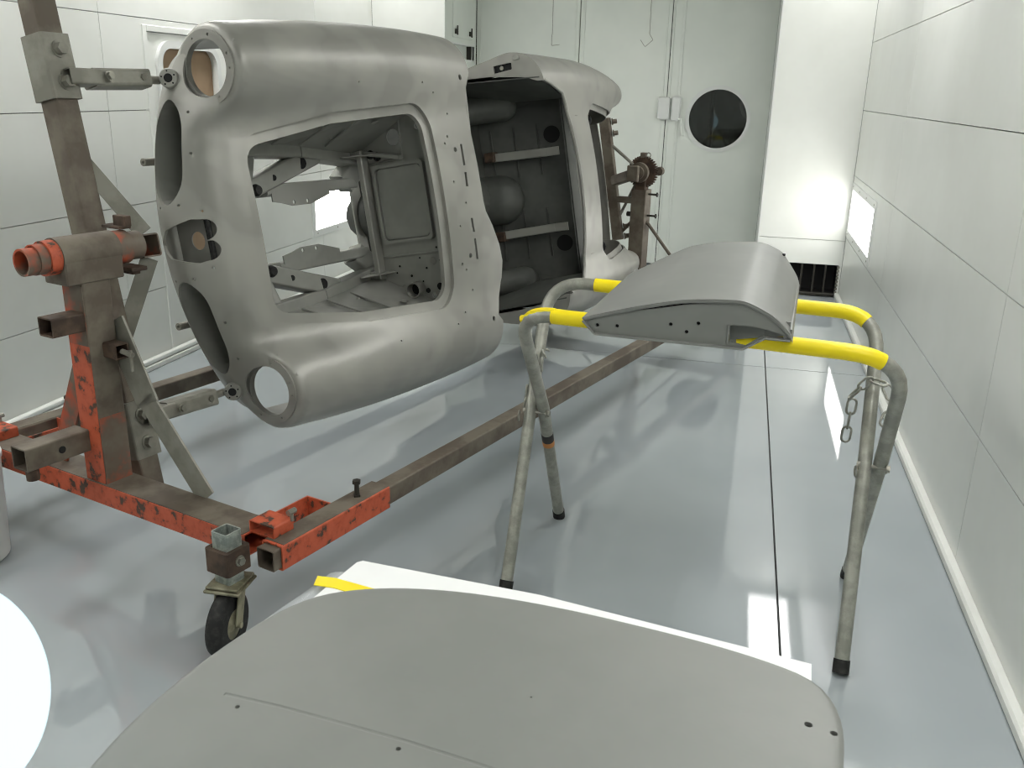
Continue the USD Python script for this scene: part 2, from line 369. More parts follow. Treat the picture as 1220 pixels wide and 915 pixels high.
# ceiling lights, out of view: they light the booth and show in the floor
def ceiling_light(x, y, where, mat):
    t = thing('ceiling_light', 'long ceiling light ' + where, 'light', loc=(x, y, ZC), group='booth ceiling lights')
    part('diffuser', bx(-.17, .17, -.62, .62, -.012, -.004), mat, t)
    for (a, b, c, d) in ((-.20, -.17, -.65, .65), (.17, .20, -.65, .65), (-.17, .17, -.65, -.62), (-.17, .17, .62, .65)):
        part('frame', bx(a, b, c, d, -.02, 0, .003), 'frame_white', t)
for (x, y, l, mt) in ((0.60, 7.15, 'over the right rear corner', 'lamp_rear'), (-2.95, 7.15, 'over the left rear corner', 'lamp_rear'), (0.60, 5.0, 'second from the rear on the right side', 'lamp_ceiling'), (-2.95, 5.0, 'second from the rear on the left side', 'lamp_ceiling'),
                  (0.60, 2.8, 'third from the rear on the right side', 'lamp_ceiling'), (-2.95, 2.8, 'third from the rear on the left side', 'lamp_ceiling'), (0.60, 0.4, 'nearest on the right side', 'lamp_ceiling'), (-2.95, 0.4, 'nearest on the left side', 'lamp_ceiling')):
    ceiling_light(x, y, l, mt)

# door in the left wall, its window papered over
d4 = thing('door_4', 'white side door with a tall window covered in brown paper', 'door', kind='structure')
wy0, wy1, wz0, wz1 = 4.78, 5.37, 0.52, 1.785
hole = sbox(wy0, wz0, wy1, wz1).buffer(-.1).buffer(.1, quad_segs=6)
def facex(poly, x0, x1):
    m = trimesh.creation.extrude_polygon(poly, x1 - x0, engine='earcut'); v = m.vertices.copy()
    m.vertices = np.column_stack([x0 + v[:, 2], v[:, 0], v[:, 1]]); return m
part('door_leaf', facex(sbox(DRL[0] + .006, .015, DRL[2] - .006, DRL[3] - .006).difference(hole), XL - .05, XL - .012), 'wall', d4)
part('window_frame', facex(hole.buffer(.03).difference(hole.buffer(-.012)), XL - .02, XL + .008), 'frame_white', d4)
part('pane', facex(hole, XL - .045, XL - .04), 'card', d4, label='brown paper covering the window')
part('frame', cat_(bx(XL - .05, XL + .006, DRL[0] - .035, DRL[0] + .002, 0.0, DRL[3] + .03, .003), bx(XL - .05, XL + .006, DRL[2] - .002, DRL[2] + .035, 0.0, DRL[3] + .03, .003), bx(XL - .05, XL + .006, DRL[0] + .002, DRL[2] - .002, DRL[3] - .003, DRL[3] + .03, .003)), 'wall', d4)
part('backing', bx(XL - .09, XL - .055, DRL[0], DRL[2], 0, DRL[3]), 'wall_gap', d4)

part('baseboard_right', bx(XR - .035, XR + .004, YF, YB - .01, 0.0, 0.04, .008), 'wall', label='white kerb along the foot of the right wall', kind='structure')
part('baseboard_left', cat_(bx(XL - .004, XL + .05, YF, YB - .01, 0.0, 0.035, .006), rod((XL + .03, YF, .052), (XL + .03, YB - .02, .052), .018, 12)), 'wall', label='white kerb and pipe along the foot of the left wall', kind='structure', smooth=30)

# ------------------------------------------------------------------ the car body, on its side in the rotisserie
def axes(yaw, pit, roll):
    d = np.array([math.sin(yaw) * math.cos(pit), math.cos(yaw) * math.cos(pit), math.sin(pit)])
    e = np.cross(d, [0, 0, 1.0]); e /= np.linalg.norm(e); dn = np.cross(d, e)
    if dn[2] > 0: dn = -dn
    lat = math.cos(roll) * dn + math.sin(roll) * e; up = math.cos(roll) * e - math.sin(roll) * dn
    return d, lat, up
KD, KLAT, KU = axes(*np.radians([13.728, -1.181, 10.91]))
KO = np.array([-1.724, 2.921, 1.079])
CAR4 = np.array([[*KD, 0], [*(-KLAT), 0], [*KU, 0], [*KO, 1]])      # rows: local s, y, u axes and the origin
def car2world(p): p = np.asarray(p, float); return KO + p[..., 0:1] * KD - p[..., 1:2] * KLAT + p[..., 2:3] * KU

def smax(a, b, k): h = np.maximum(k - np.abs(a - b), 0) / k; return np.maximum(a, b) + h * h * k / 4
def smin(a, b, k): return -smax(-a, -b, k)
def curve(s, pts):
    p = np.array(pts)
    from scipy.interpolate import PchipInterpolator
    return PchipInterpolator(p[:, 0], p[:, 1], extrapolate=False)(np.clip(s, p[0, 0], p[-1, 0]))

def body_sdf(s1, y1, u1):
    """the car's outer form, in metres: s back from the headlamps, y to the side, u up"""
    S, A, U = s1[:, None, None], np.abs(y1)[None, :, None], u1[None, None, :]
    uc = curve(s1, [(-.25, -.17), (-.12, -.09), (-.05, -.02), (.05, .03), (.3, .085), (.6, .135), (1.0, .195), (1.325, .245), (1.6, .25), (2.5, .25), (2.8, .235), (3.1, .19), (3.4, .115), (3.6, .0), (3.8, -.18)])[:, None, None]
    crown = curve(s1, [(-.2, .05), (.3, .05), (1.0, .05), (1.35, .06), (2.4, .05), (3.4, .05)])[:, None, None]
    W = curve(s1, [(-.2, .68), (0, .715), (.3, .745), (.6, .77), (1.0, .775), (1.4, .765), (1.8, .755), (2.2, .745), (2.9, .74), (3.4, .695), (3.65, .62), (3.8, .56)])[:, None, None]
    ub = curve(s1, [(-.2, -.255), (.0, -.285), (.2, -.37), (.5, -.43), (2.6, -.44), (3.2, -.38), (3.7, -.26)])[:, None, None]
    top = (U - (uc - crown * (A / .6) ** 2)) * .96
    side = A - (W - .26 * np.maximum(0, -(U + .04)) ** 1.5 - .55 * np.maximum(0, U - .02) ** 1.3)
    bot = ub - U
    nose = (-.19 + .56 * A ** 2 + .9 * (U + .2) ** 2 - S) * .9
    tail = (S - (3.70 - .25 * A ** 2 - .7 * np.maximum(0, U + .05) ** 1.4 - .35 * np.maximum(0, -.2 - U))) * .95
    hull = smax(smax(top, side, .13), bot, .12)
    hull = smax(smax(hull, nose, .12), tail, .12)
    ca = curve(s1, [(-.1, .575), (.5, .592), (1.0, .595), (1.5, .588)])[:, None, None]
    cu = curve(s1, [(-.1, .0), (.4, .03), (.9, .045), (1.5, .04)])[:, None, None]
    r = curve(s1, [(-.1, .142), (.12, .153), (.5, .163), (1.0, .166), (1.5, .165)])[:, None, None]
    tube = np.hypot(A - ca, U - cu) - r
    tube = smax(tube, -S - .004, .03); tube = smax(tube, S - 1.5, .05)
    ca2 = curve(s1, [(2.0, .575), (2.8, .585), (3.3, .58), (3.8, .575)])[:, None, None]
    cu2 = curve(s1, [(2.0, .05), (2.8, .07), (3.3, .05), (3.8, .0)])[:, None, None]
    r2 = curve(s1, [(2.0, .145), (2.8, .147), (3.3, .125), (3.6, .095), (3.8, .055)])[:, None, None]
    tube2 = np.hypot(A - ca2, U - cu2) - r2
    tube2 = smax(tube2, 2.0 - S, .05); tube2 = smax(tube2, S - 3.76, .05)
    return smin(smin(hull, tube, .10), tube2, .10)

def surface_net(f, org, h, level=0.0):
    g = f - level; ins = g < 0
    nx, ny, nz = g.shape
    cnt = np.zeros((nx - 1, ny - 1, nz - 1)); acc = np.zeros((nx - 1, ny - 1, nz - 1, 3))
    def sl(o): return tuple(slice(o[k], o[k] + (nx, ny, nz)[k] - 1) for k in range(3))
    for ax in range(3):
        o2 = [k for k in range(3) if k != ax]
        for a in (0, 1):
            for b in (0, 1):
                o = [0, 0, 0]; o[o2[0]] = a; o[o2[1]] = b; e = list(o); e[ax] = 1
                p, q = g[sl(o)], g[sl(e)]; cr = (p < 0) != (q < 0)
                t = np.where(cr, p / np.where(cr, p - q, 1), 0); pos = np.zeros(acc.shape); pos[..., ax] = t
                pos[..., o2[0]] = a; pos[..., o2[1]] = b
                acc += pos * cr[..., None]; cnt += cr
    act = cnt > 0; ids = -np.ones(cnt.shape, int); ids[act] = np.arange(act.sum())
    base = np.argwhere(act); v = (base + acc[act] / cnt[act][:, None]) * h + org
    faces = []
    for ax in range(3):
        b, c = (ax + 1) % 3, (ax + 2) % 3
        s0 = [slice(1, -1)] * 3; s0[ax] = slice(0, -1); s1_ = list(s0); s1_[ax] = slice(1, None)
        p, q = ins[tuple(s0)], ins[tuple(s1_)]
        for fl_, mk in ((False, p & ~q), (True, ~p & q)):
            i = np.argwhere(mk); i = i + np.array([1 if k != ax else 0 for k in range(3)])
            if not len(i): continue
            def cell(db, dc):
                j = i.copy(); j[:, b] -= db; j[:, c] -= dc; return ids[j[:, 0], j[:, 1], j[:, 2]]
            quad = np.column_stack([cell(1, 1), cell(0, 1), cell(0, 0), cell(1, 0)])
            if fl_: quad = quad[:, ::-1]
            faces.append(quad)
    q = np.vstack(faces); return trimesh.Trimesh(v, np.vstack([q[:, [0, 1, 2]], q[:, [0, 2, 3]]]), process=False)

HG = 0.0145
gs = np.arange(-.30, 3.95, HG); gy = np.arange(-.85, .8501, HG); gu = np.arange(-.56, .36, HG)
SDF = body_sdf(gs, gy, gu)
_org = np.array([gs[0], gy[0], gu[0]])
outer = to_manifold(surface_net(SDF, _org, HG)); outer0 = outer
inner = to_manifold(surface_net(SDF, _org, HG, -.007))
TH = 0.007
def cut_su(poly, z0, z1):      # prism over a polygon in (s, y)
    return to_manifold(moved(trimesh.creation.extrude_polygon(poly, z1 - z0, engine='earcut'), trimesh.transformations.translation_matrix((0, 0, z0))))
def cut_yu(poly, s0, s1):      # prism over a polygon in (y, u), along s
    m = trimesh.creation.extrude_polygon(poly, s1 - s0, engine='earcut'); v = m.vertices.copy()
    m.vertices = np.column_stack([s0 + v[:, 2], v[:, 0], v[:, 1]]); return to_manifold(m)
def cyl_y(s, u, r, y0, y1, n=48): return to_manifold(rod((s, y0, u), (s, y1, u), r, n))
def sym(poly): return [poly, Polygon([(x, -y) for x, y in poly.exterior.coords])]
def smooth_poly(pts, r):
    from scipy.interpolate import splprep, splev
    p = np.array(pts + pts[:1]); tck, _ = splprep([p[:, 0], p[:, 1]], s=0, per=True)
    return Polygon(np.column_stack(splev(np.linspace(0, 1, 48, endpoint=False), tck)))

bon_out = Polygon([(.045, -.335), (.045, .335), (.5, .415), (1.065, .455), (1.065, -.455), (.5, -.415)]).buffer(-.115).buffer(.115, quad_segs=10)
bon_in = bon_out.buffer(-.040, quad_segs=10)
ck = [(1.335, 0), (1.335, .30), (1.36, .52), (1.40, .585), (2.2, .59), (2.30, .565), (2.41, .525), (2.455, .46), (2.48, .34), (2.498, .14), (2.503, 0),
      (2.498, -.14), (2.48, -.34), (2.455, -.46), (2.41, -.525), (2.30, -.565), (2.2, -.59), (1.40, -.585), (1.365, -.55), (1.40, -.47), (1.445, -.38), (1.46, -.30), (1.44, -.22), (1.39, -.12), (1.345, -.05)]
cockpit = unary_union([Polygon(ck), sbox(1.40, -1.0, 2.20, -.55), sbox(1.40, .55, 2.20, 1.0)])
boot = Polygon([(2.765, -.40), (2.765, .40), (2.86, .475), (3.5, .44), (3.95, .40), (3.95, -.40), (3.5, -.44), (2.86, -.475)]).buffer(-.06).buffer(.06, quad_segs=8)
whisk = smooth_poly([(.135, -.17), (.17, -.128), (.25, -.108), (.36, -.105), (.46, -.12), (.495, -.16), (.46, -.205), (.36, -.225), (.25, -.222), (.165, -.205)], .05)
shield = unary_union([Polygon([(-.072, -.075), (-.078, -.105), (-.05, -.19), (0, -.235), (.05, -.19), (.078, -.105), (.072, -.075)]), Point(-.036, -.075).buffer(.037), Point(.036, -.075).buffer(.037)])
cuts = [cut_su(bon_out, -.10, .6), cut_su(cockpit, -.30, .6), cut_su(boot, -.085, .6), cut_su(sbox(-.02, -.50, 1.22, .50), -.7, -.20),
        cut_yu(shield, -.5, .0)]
for sg in (1, -1):
    w = whisk if sg > 0 else Polygon([(-x, y) for x, y in whisk.exterior.coords])
    cuts += [cut_yu(w, -.5, .06), cut_yu(Point(sg * .575, 0).buffer(.098, quad_segs=14), -.5, .3)]
    cuts += [cyl_y(.72, -.37, .33, sg * .52, sg * 1.0), cyl_y(2.92, -.37, .33, sg * .52, sg * 1.0)]
    cuts.append(cut_su(sbox(.20, min(sg * .44, sg * .80), 1.0, max(sg * .44, sg * .80)), -.7, -.27))
    # demister slots, screen pillar holes and small screw holes in the scuttle
    for k in range(6):
        t = k / 6; a = (1.238 - .012 * t, .262 - .19 * t); b = (1.238 - .012 * (t + .16), .262 - .19 * (t + .16))
        if k == 3: continue
        cuts.append(cut_su(Polygon([(a[0] - .006, sg * a[1]), (a[0] + .006, sg * a[1]), (b[0] + .006, sg * b[1]), (b[0] - .006, sg * b[1])]).buffer(.001), .1, .5))
    for (s, y, r) in ((1.315, .56, .013), (1.13, .27, .006), (1.155, .30, .006), (1.19, .24, .011), (1.19, .40, .005), (1.14, .10, .005), (1.2, .0, .005), (1.02, .53, .005), (.6, .52, .004), (1.10, .49, .005)):
        cuts.append(cut_su(Point(s, sg * y).buffer(r, quad_segs=3), .0, .5))
    for (y, u) in ((.10, -.07), (.13, -.20), (.30, -.08), (.44, -.08), (.13, -.13)):
        cuts.append(cut_yu(Point(sg * y, u).buffer(.005, quad_segs=2), -.5, .1))
    for s in (2.56, 2.575, 2.59):
        cuts.append(cut_su(Point(s, sg * .40).buffer(.003, quad_segs=2), .0, .5))
for c_ in cuts:
    outer = outer - c_
shell = outer - inner
car = thing('roadster_shell', 'bare grey two-seat sports car body turned on its side in the rotisserie', 'car body', CAR4)
part('body_shell', from_manifold(shell), 'body', car, smooth=32)
# stepped flange round the bonnet opening
fl1 = to_manifold(surface_net(SDF, _org, HG, -.016)); fl2 = to_manifold(surface_net(SDF, _org, HG, -.020))
flange = (fl1 - fl2) ^ (cut_su(bon_out.buffer(.008).difference(bon_in), -.10, .6))
part('bonnet_opening_flange', from_manifold(flange), 'body', car, smooth=32)
def upstand(poly_o, poly_i, lo, hi):
    return (to_manifold(surface_net(SDF, _org, HG, lo)) - to_manifold(surface_net(SDF, _org, HG, hi))) ^ cut_su(poly_o.difference(poly_i), -.10, .6)
part('opening_edge', from_manifold(upstand(bon_out.buffer(.006), bon_out.buffer(.0005), -.0065, -.018)), 'body', car, smooth=32)
part('opening_edge', from_manifold(upstand(bon_in.buffer(.003), bon_in, -.018, -.034)), 'body', car, smooth=32)
bf = (fl1 - fl2) ^ cut_su(boot.buffer(.006).difference(boot.buffer(-.03)), -.18, .6)
part('boot_opening_flange', from_manifold(bf), 'body', car, smooth=32)
# rolled edge along the rear deck
def deck_u(s, y):
    i = int(round((s - gs[0]) / HG)); j = int(round((y - gy[0]) / HG)); col = SDF[i, j]; k = np.where(col < 0)[0].max()
    return gu[k] + HG * (-col[k]) / (col[k + 1] - col[k])
edge = [(s, y) for s, y in ck[4:17]]
pts = []
for (a, b) in zip(edge[:-1], edge[1:]):
    for t in np.linspace(0, 1, 4, endpoint=False):
        s, y = a[0] + (b[0] - a[0]) * t, a[1] + (b[1] - a[1]) * t; pts.append((s + .008, y, deck_u(s + .012, y) - .010))
part('deck_edge_roll', sweep(np.array(pts), .011, 10), 'body', car, smooth=40)
# headlamp rings, sidelamp bosses
for sg in (1, -1):
    ring = Point(sg * .575, 0).buffer(.126, quad_segs=14).difference(Point(sg * .575, 0).buffer(.094, quad_segs=14))
    for a in np.radians([20, 75, 100, 160, 215, 250, 305, 340]):
        ring = ring.difference(Point(sg * .575 + .110 * math.cos(a), .110 * math.sin(a)).buffer(.0055 if a < 1.7 else .0038, quad_segs=3))
    part('headlamp_ring', from_manifold(cut_yu(ring, -.010, .004)), 'body', car)
    bowl = lathe([(.097, 0.0), (.097, .018), (.094, .018), (.094, 0.0), (.097, 0.0)], 40)
    part('headlamp_sleeve', along(bowl, (-.004, sg * .575, 0), (1, 0, 0)), 'body', car, smooth=40)
    boss = lathe([(.015, -.028), (.030, -.028), (.034, -.022), (.036, .03), (.033, .03), (.015, -.01), (.015, -.028)], 28)
    bp = part('sidelamp_boss', along(boss, (-.03, sg * .565, -.155), (.86, 0, -.5)), 'body', car, smooth=35)
    part('hole', along(lathe([(0, -.02), (.0152, -.02), (.0152, -.012), (0, -.012)], 20), (-.03 - .007, sg * .565, -.155 + .004), (.86, 0, -.5)), 'body_dark', bp)
    part('screw_holes', cat_(*[along(lathe([(0, -.0295), (.003, -.0295), (.003, -.026), (0, -.026)], 8), (-.03 + .0235 * math.sin(a) * .5, sg * .565 + .0235 * math.cos(a), -.155 + .0235 * math.sin(a) * .86), (.86, 0, -.5)) for a in np.arange(5) * 1.2566]), 'body_dark', bp)
    # duct behind the side intake: lining walls and back plate
    wp = whisk if sg > 0 else Polygon([(-x, y) for x, y in whisk.exterior.coords])
    part('intake_duct', from_manifold((cut_yu(wp.buffer(.004).difference(wp), -.14, .16)) ^ inner), 'body_in', car)
    part('intake_back', from_manifold(cut_yu(wp.buffer(.004), .158, .163)), 'body_in', car)
# plate with round hole behind the shield opening, dark seal strip beside it
pl = sbox(-.085, -.25, .085, -.045).difference(Point(0.0, -.155).buffer(.033, quad_segs=8))
part('grille_plate', from_manifold(cut_yu(pl, -.055, -.05)), 'body_in', car)
for a in (-.045, .03):
    part('seal_strip', cat_(rod((-.075, a - .03, -.068), (-.075, a + .04, -.068), .009, 10), rod((-.07, a - .03, -.088), (-.07, a + .04, -.088), .004, 8)), 'rubber', car, smooth=40)
# inner wings
for sg in (1, -1):
    q = np.array([(.06, .37, .0), (.55, .43, .09), (1.09, .47, .15), (1.14, .285, -.26), (.60, .345, -.26), (.10, .35, -.25)])
    q[:, 1] *= sg
    v = np.vstack([q, q + np.array([0, sg * .004, 0])])
    f = [(0, 1, 5), (1, 4, 5), (1, 2, 4), (2, 3, 4)]
    f2 = [(a + 6, c + 6, b + 6) for a, b, c in f]
    side = [(i, (i + 1) % 6) for i in range(6)]
    f3 = [t for a, b in side for t in ((a, b + 6, b), (a, a + 6, b + 6))]
    iw = trimesh.Trimesh(v, f + f2 + f3, process=False); iw.fix_normals()
    wg = part('inner_wing', iw, 'body_in', car)
    for (s, u, r) in ((.35, -.12, .012), (.62, -.05, .016), (.8, -.16, .010), (.95, -.02, .02)):
        y = sg * (np.interp(s, [.06, .55, 1.09], [.37, .43, .47]) - (np.interp(s, [.06, .55, 1.09], [.02, .085, .185])) * (np.interp(s, [.06, .55, 1.09], [.0, .09, .15]) - u) / np.interp(s, [.06, .55, 1.09], [.25, .35, .41]) )
        part('dimple', along(lathe([(0, .006), (r * .7, .005), (r, 0), (0, 0)], 14), (s, y, u), (0, -sg, .25)), 'body', wg, smooth=40)
    for k in range(4): part('wing_rib', sqbar((.3 + .17 * k, sg * (.392 + .012 * k), -.0 + .02 * k), (.34 + .17 * k, sg * (.352 - .008 * k), -.235), .012, .008), 'body_in', wg)
    # inner wing edge flange, arched cut-out and battery bracket
    part('dark_cutout', along(lathe([(0, .004), (.055, .004), (.055, 0), (0, 0)], 20), (.90, sg * .438, .08), (0.15, -sg, .35)), 'body_dark', wg)
# firewall
fwp = Polygon([(-.47, .175), (.47, .175), (.44, -.22), (.30, -.22), (.285, -.40), (.255, -.40), (.255, -.23), (-.255, -.23), (-.255, -.40), (-.285, -.40), (-.30, -.22), (-.44, -.22)])
for (y, u, r) in ((.335, -.045, .036), (.365, .095, .016), (-.40, .05, .013), (-.415, .085, .015), (-.35, -.115, .010)):
    fwp = fwp.difference(Point(y, u).buffer(r, quad_segs=8))
fw = part('firewall', from_manifold(cut_yu(fwp, 1.10, 1.106)), 'body_in', car)
part('recess_panel', from_manifold(cut_yu(sbox(-.12, -.16, .20, .085).buffer(-.02).buffer(.02), 1.086, 1.10)), 'body_in', fw)
part('recess_rim', from_manifold(cut_yu(sbox(-.14, -.18, .22, .105).buffer(-.02).buffer(.02).difference(sbox(-.125, -.165, .205, .09).buffer(-.02).buffer(.02)), 1.078, 1.10)), 'body_in', fw)
part('rib', sweep(fillet([(1.096, .20, .125), (1.096, -.13, .125), (1.096, -.15, .165)], .02), .007, 8), 'body_in', fw, smooth=40)
part('rib', sweep(np.array([(1.098, .42, .0), (1.098, .24, -.01), (1.098, .23, -.2)]), .006, 8), 'body_in', fw, smooth=40)
part('rib', sweep(np.array([(1.098, -.20, .14), (1.098, -.20, -.2)]), .006, 8), 'body_in', fw, smooth=40)
part('side_column', sqbar((1.075, .29, -.23), (1.075, .24, .0), .02, .035, up=(1, 0, 0)), 'body_in', fw)
part('flange_post', cat_(bx(1.06, 1.10, .262, .30, -.40, -.215, .004), bx(1.06, 1.10, -.30, -.262, -.40, -.215, .004)), 'body_in', fw)
part('tunnel_edge', cat_(bx(1.05, 1.105, -.30, .30, -.235, -.205, .004)), 'body', fw)
tube = lathe([(.031, 0), (.036, 0), (.036, .07), (.031, .07), (.031, 0)], 28)
part('heater_tube', along(tube, (1.10, -.362, -.03), (-1, 0, .15)), 'body', fw, smooth=40)
part('tube_inside', along(lathe([(0, .012), (.0312, .012), (.0312, .0), (0, 0)], 20), (1.10, -.362, -.03), (-1, 0, .15)), 'body_dark', fw)
for (y, u) in ((.275, -.18), (.262, -.145)):
    tor = trimesh.creation.torus(.015, .006, major_sections=20, minor_sections=8)
    part('grommet', along(tor, (1.092, y, u), (1, 0, 0)), 'rubber', fw, smooth=50)
for (y, u, r) in ((-.36, .09, .017), (-.375, .02, .012), (-.30, -.06, .006), (-.27, .03, .005), (-.25, -.12, .005), (-.33, .0, .004), (-.22, .0, .004), (-.28, -.14, .004), (-.18, .1, .005), (-.24, .11, .004)):
    part('bolt_hole', along(lathe([(0, .002), (r, .002), (r, 0), (0, 0)], 12), (1.0995, y, u), (-1, 0, 0)), 'body_dark', fw)
part('patch', along(lathe([(0, .003), (.016, .002), (.018, 0), (0, 0)], 16), (1.0995, -.24, .07), (-1, 0, 0)), 'body', fw)
# chassis rails and front cross-members
for sg in (1, -1):
    cr_ = part('chassis_rail', cat_(sqbar((.02, sg * .35, -.30), (.72, sg * .325, -.31), .07, .085), sqbar((.72, sg * .325, -.31), (1.24, sg * .262, -.32), .072, .09)), 'body_in', car)
    part('rail_cap', bx(.02, .10, sg * .39 - .06, sg * .39 + .06, -.20, -.12, .012), 'body', cr_)
    part('rail_plate', sqbar((.98, sg * .275, -.27), (1.10, sg * .27, -.16), .004, .09), 'body', cr_)
    part('bracket', cat_(bx(.07, .10, sg * .31 - .02, sg * .31 + .02, -.26, -.17, .004), bx(.05, .15, sg * .30 - .006, sg * .30 + .006, -.24, -.20, .003)), 'rust', cr_)
    ol = part('suspension_arm', sqbar((.42, sg * .17, -.36), (.84, sg * .30, -.32), .085, .085, r=.015), 'body_in', car, smooth=30)
    part('arm_hole', along(lathe([(0, .002), (.026, .002), (.026, 0), (0, 0)], 18), (.73, sg * .266, -.289), (-.3, 0, 1)), 'body_dark', ol)
    part('arm_hole', along(lathe([(0, .002), (.013, .002), (.013, 0), (0, 0)], 12), (.56, sg * .213, -.305), (-.3, 0, 1)), 'body_dark', ol)
    part('rear_arm', sqbar((.52, sg * .165, -.36), (1.14, sg * .165, -.36), .05, .085, r=.01), 'body_in', car)
    part('rear_arm', sqbar((1.08, sg * .165, -.37), (1.20, sg * .27, -.34), .10, .09, r=.01), 'body_in', car)
    mp = Polygon([(.54, .115), (.60, .105), (.66, .09), (.78, .09), (.84, .105), (.92, .125), (.92, .15), (.54, .15)]).difference(Point(.67, .105).buffer(.009)).difference(Point(.76, .105).buffer(.009))
    mm = trimesh.creation.extrude_polygon(mp, .006, engine='earcut'); v = mm.vertices.copy(); mm.vertices = np.column_stack([v[:, 0], sg * v[:, 1], v[:, 2] - .32])
    if sg < 0: mm.invert()
    part('mount_plate', mm, 'body_in', car)
    part('bump_stop', cat_(rod((.40, sg * .165, -.315), (.40, sg * .165, -.27), .014), along(lathe([(0, .03), (.018, .028), (.026, .012), (.024, 0), (0, 0)], 18), (.40, sg * .165, -.275), (0, 0, 1))), 'rubber', car, smooth=40)
    part('stop_box', bx(.37, .43, sg * .165 - .035, sg * .165 + .035, -.36, -.31, .004), 'body', car)
part('front_cross_member', sqbar((.30, -.37, -.35), (.30, .37, -.35), .09, .10, wall=.004, r=.015), 'body_in', car)
part('cross_tube', rod((.43, -.17, -.36), (.43, -.33, -.30), .03), 'body_in', car, smooth=40)
part('cross_tube', rod((.43, .17, -.36), (.43, .33, -.30), .03), 'body_in', car, smooth=40)
# door shut pillars, sills, inner quarters
for sg in (1, -1):
    jp = Polygon([(.85, -.31), (.85, .35), (.575, .35), (.585, .19), (.615, .12), (.655, -.1), (.672, -.31)]).difference(rrect(.03, .085, .012).buffer(0) if False else Polygon([(.672, -.06), (.70, -.06), (.70, .04), (.676, .04)]).buffer(.006))
    if sg < 0: jp = Polygon([(-x, y) for x, y in jp.exterior.coords], [[(-x, y) for x, y in h.coords] for h in jp.interiors])
    jb = part('door_pillar', from_manifold(cut_yu(jp, 2.192, 2.203) ^ outer0), 'body', car)
    part('latch', from_manifold(cut_yu(Polygon([(sg * .66, -.075), (sg * .712, -.075), (sg * .712, .052), (sg * .66, .052)]), 2.2035, 2.208)), 'body_dark', jb)
    part('latch_plate', from_manifold(cut_yu(Point(sg * .688, -.02).buffer(.011), 2.198, 2.204)), 'bolt', jb)
    part('striker', cat_(bx(2.186, 2.194, sg * .725 - .012, sg * .725 + .012, .06, .10, .003)), 'body_in', jb)
    q = [(2.19, .60, .205), (2.50, .50, .20), (2.56, .56, -.42), (2.19, .66, -.42)]
    v = np.array([(a, sg * b, c) for a, b, c in q] + [(a, sg * (b + .006), c) for a, b, c in q])
    qm = trimesh.convex.convex_hull(v); part('inner_quarter', qm, 'cabin_shade', car)
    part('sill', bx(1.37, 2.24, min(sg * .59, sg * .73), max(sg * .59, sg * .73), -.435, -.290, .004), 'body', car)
    part('front_pillar', from_manifold(cut_yu(Polygon([(sg * .52, -.40), (sg * .70, -.40), (sg * .745, -.1), (sg * .74, .05), (sg * .68, .15), (sg * .56, .19)]), 1.385, 1.392)), 'cabin_shade', car)
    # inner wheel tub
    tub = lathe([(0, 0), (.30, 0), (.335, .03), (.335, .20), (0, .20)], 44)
    part('wheel_tub', along(tub, (2.92, sg * .50, -.37), (0, sg, 0)), 'cabin_shade', car, smooth=40)
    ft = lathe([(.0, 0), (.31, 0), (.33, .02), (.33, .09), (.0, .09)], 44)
    part('arch_bulge', moved(trimesh.creation.capsule(.42, .085, count=[18, 10]), trimesh.transformations.translation_matrix((2.42, sg * .52, -.40)) @ trimesh.transformations.rotation_matrix(math.radians(38), (0, 1, 0))), 'cabin_shade', car, smooth=40)
    # seat runners
    part('seat_runner', cat_(sqbar((2.52, sg * .235, -.34), (2.62, sg * .225, -.02), .05, .02, up=(1, 0, 0)), sqbar((2.62, sg * .225, -.02), (2.64, sg * .225, .06), .05, .012, up=(1, 0, 0))), 'body', car)
    part('runner_foot', bx(2.50, 2.56, sg * .24 - .03, sg * .24 + .03, -.38, -.31, .006), 'rust', car)
# tunnel, floor ribs, rear bulkhead and parcel shelf
part('tunnel', moved(trimesh.creation.capsule(1.15, .13, count=[20, 12]), trimesh.transformations.translation_matrix((1.95, 0, -.44)) @ trimesh.transformations.rotation_matrix(math.pi / 2, (0, 1, 0))), 'cabin_shade', car, smooth=40)
part('axle_hump', moved(trimesh.creation.capsule(.20, .15, count=[20, 12]), trimesh.transformations.translation_matrix((2.50, -.02, -.42)) @ trimesh.transformations.rotation_matrix(math.radians(25), (0, 1, 0))), 'cabin_shade', car, smooth=40)
bh = part('rear_bulkhead', sqbar((2.56, 0, -.44), (2.78, 0, .05), 1.08, .008, up=(1, 0, 0), r=.001), 'cabin_shade', car)
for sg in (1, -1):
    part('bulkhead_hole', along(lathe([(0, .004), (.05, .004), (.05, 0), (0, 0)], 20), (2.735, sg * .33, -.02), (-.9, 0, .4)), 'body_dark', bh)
    for k in range(3): part('bulkhead_rib', sqbar((2.585 + .06 * k, sg * .1, -.36 + .13 * k), (2.585 + .06 * k, sg * .40, -.36 + .13 * k), .012, .012), 'cabin_shade', bh)
part('cabin_floor', bx(1.30, 2.58, -.60, .60, -.432, -.425), 'cabin_shade', car)
part('parcel_shelf', bx(2.76, 2.90, -.54, .54, .04, .046), 'cabin_shade', car)
part('dash_panel', moved(bx(-.003, .003, -.12, .30, -.14, .05), trimesh.transformations.translation_matrix((1.37, 0, .14)) @ trimesh.transformations.rotation_matrix(math.radians(-25), (0, 1, 0))), 'body_in', car)
part('dash_tab', bx(1.36, 1.40, -.14, -.08, .02, .07, .004), 'body_in', car)
part('dash_roll', sweep(np.array([(s + .004, y, deck_u(s - .012, y) - .012) for s, y in [(1.36, .52), (1.335, .30), (1.335, 0), (1.345, -.05), (1.39, -.12), (1.44, -.22), (1.46, -.30), (1.445, -.38), (1.40, -.47), (1.365, -.55)]]), .008, 8), 'body', car, smooth=40)
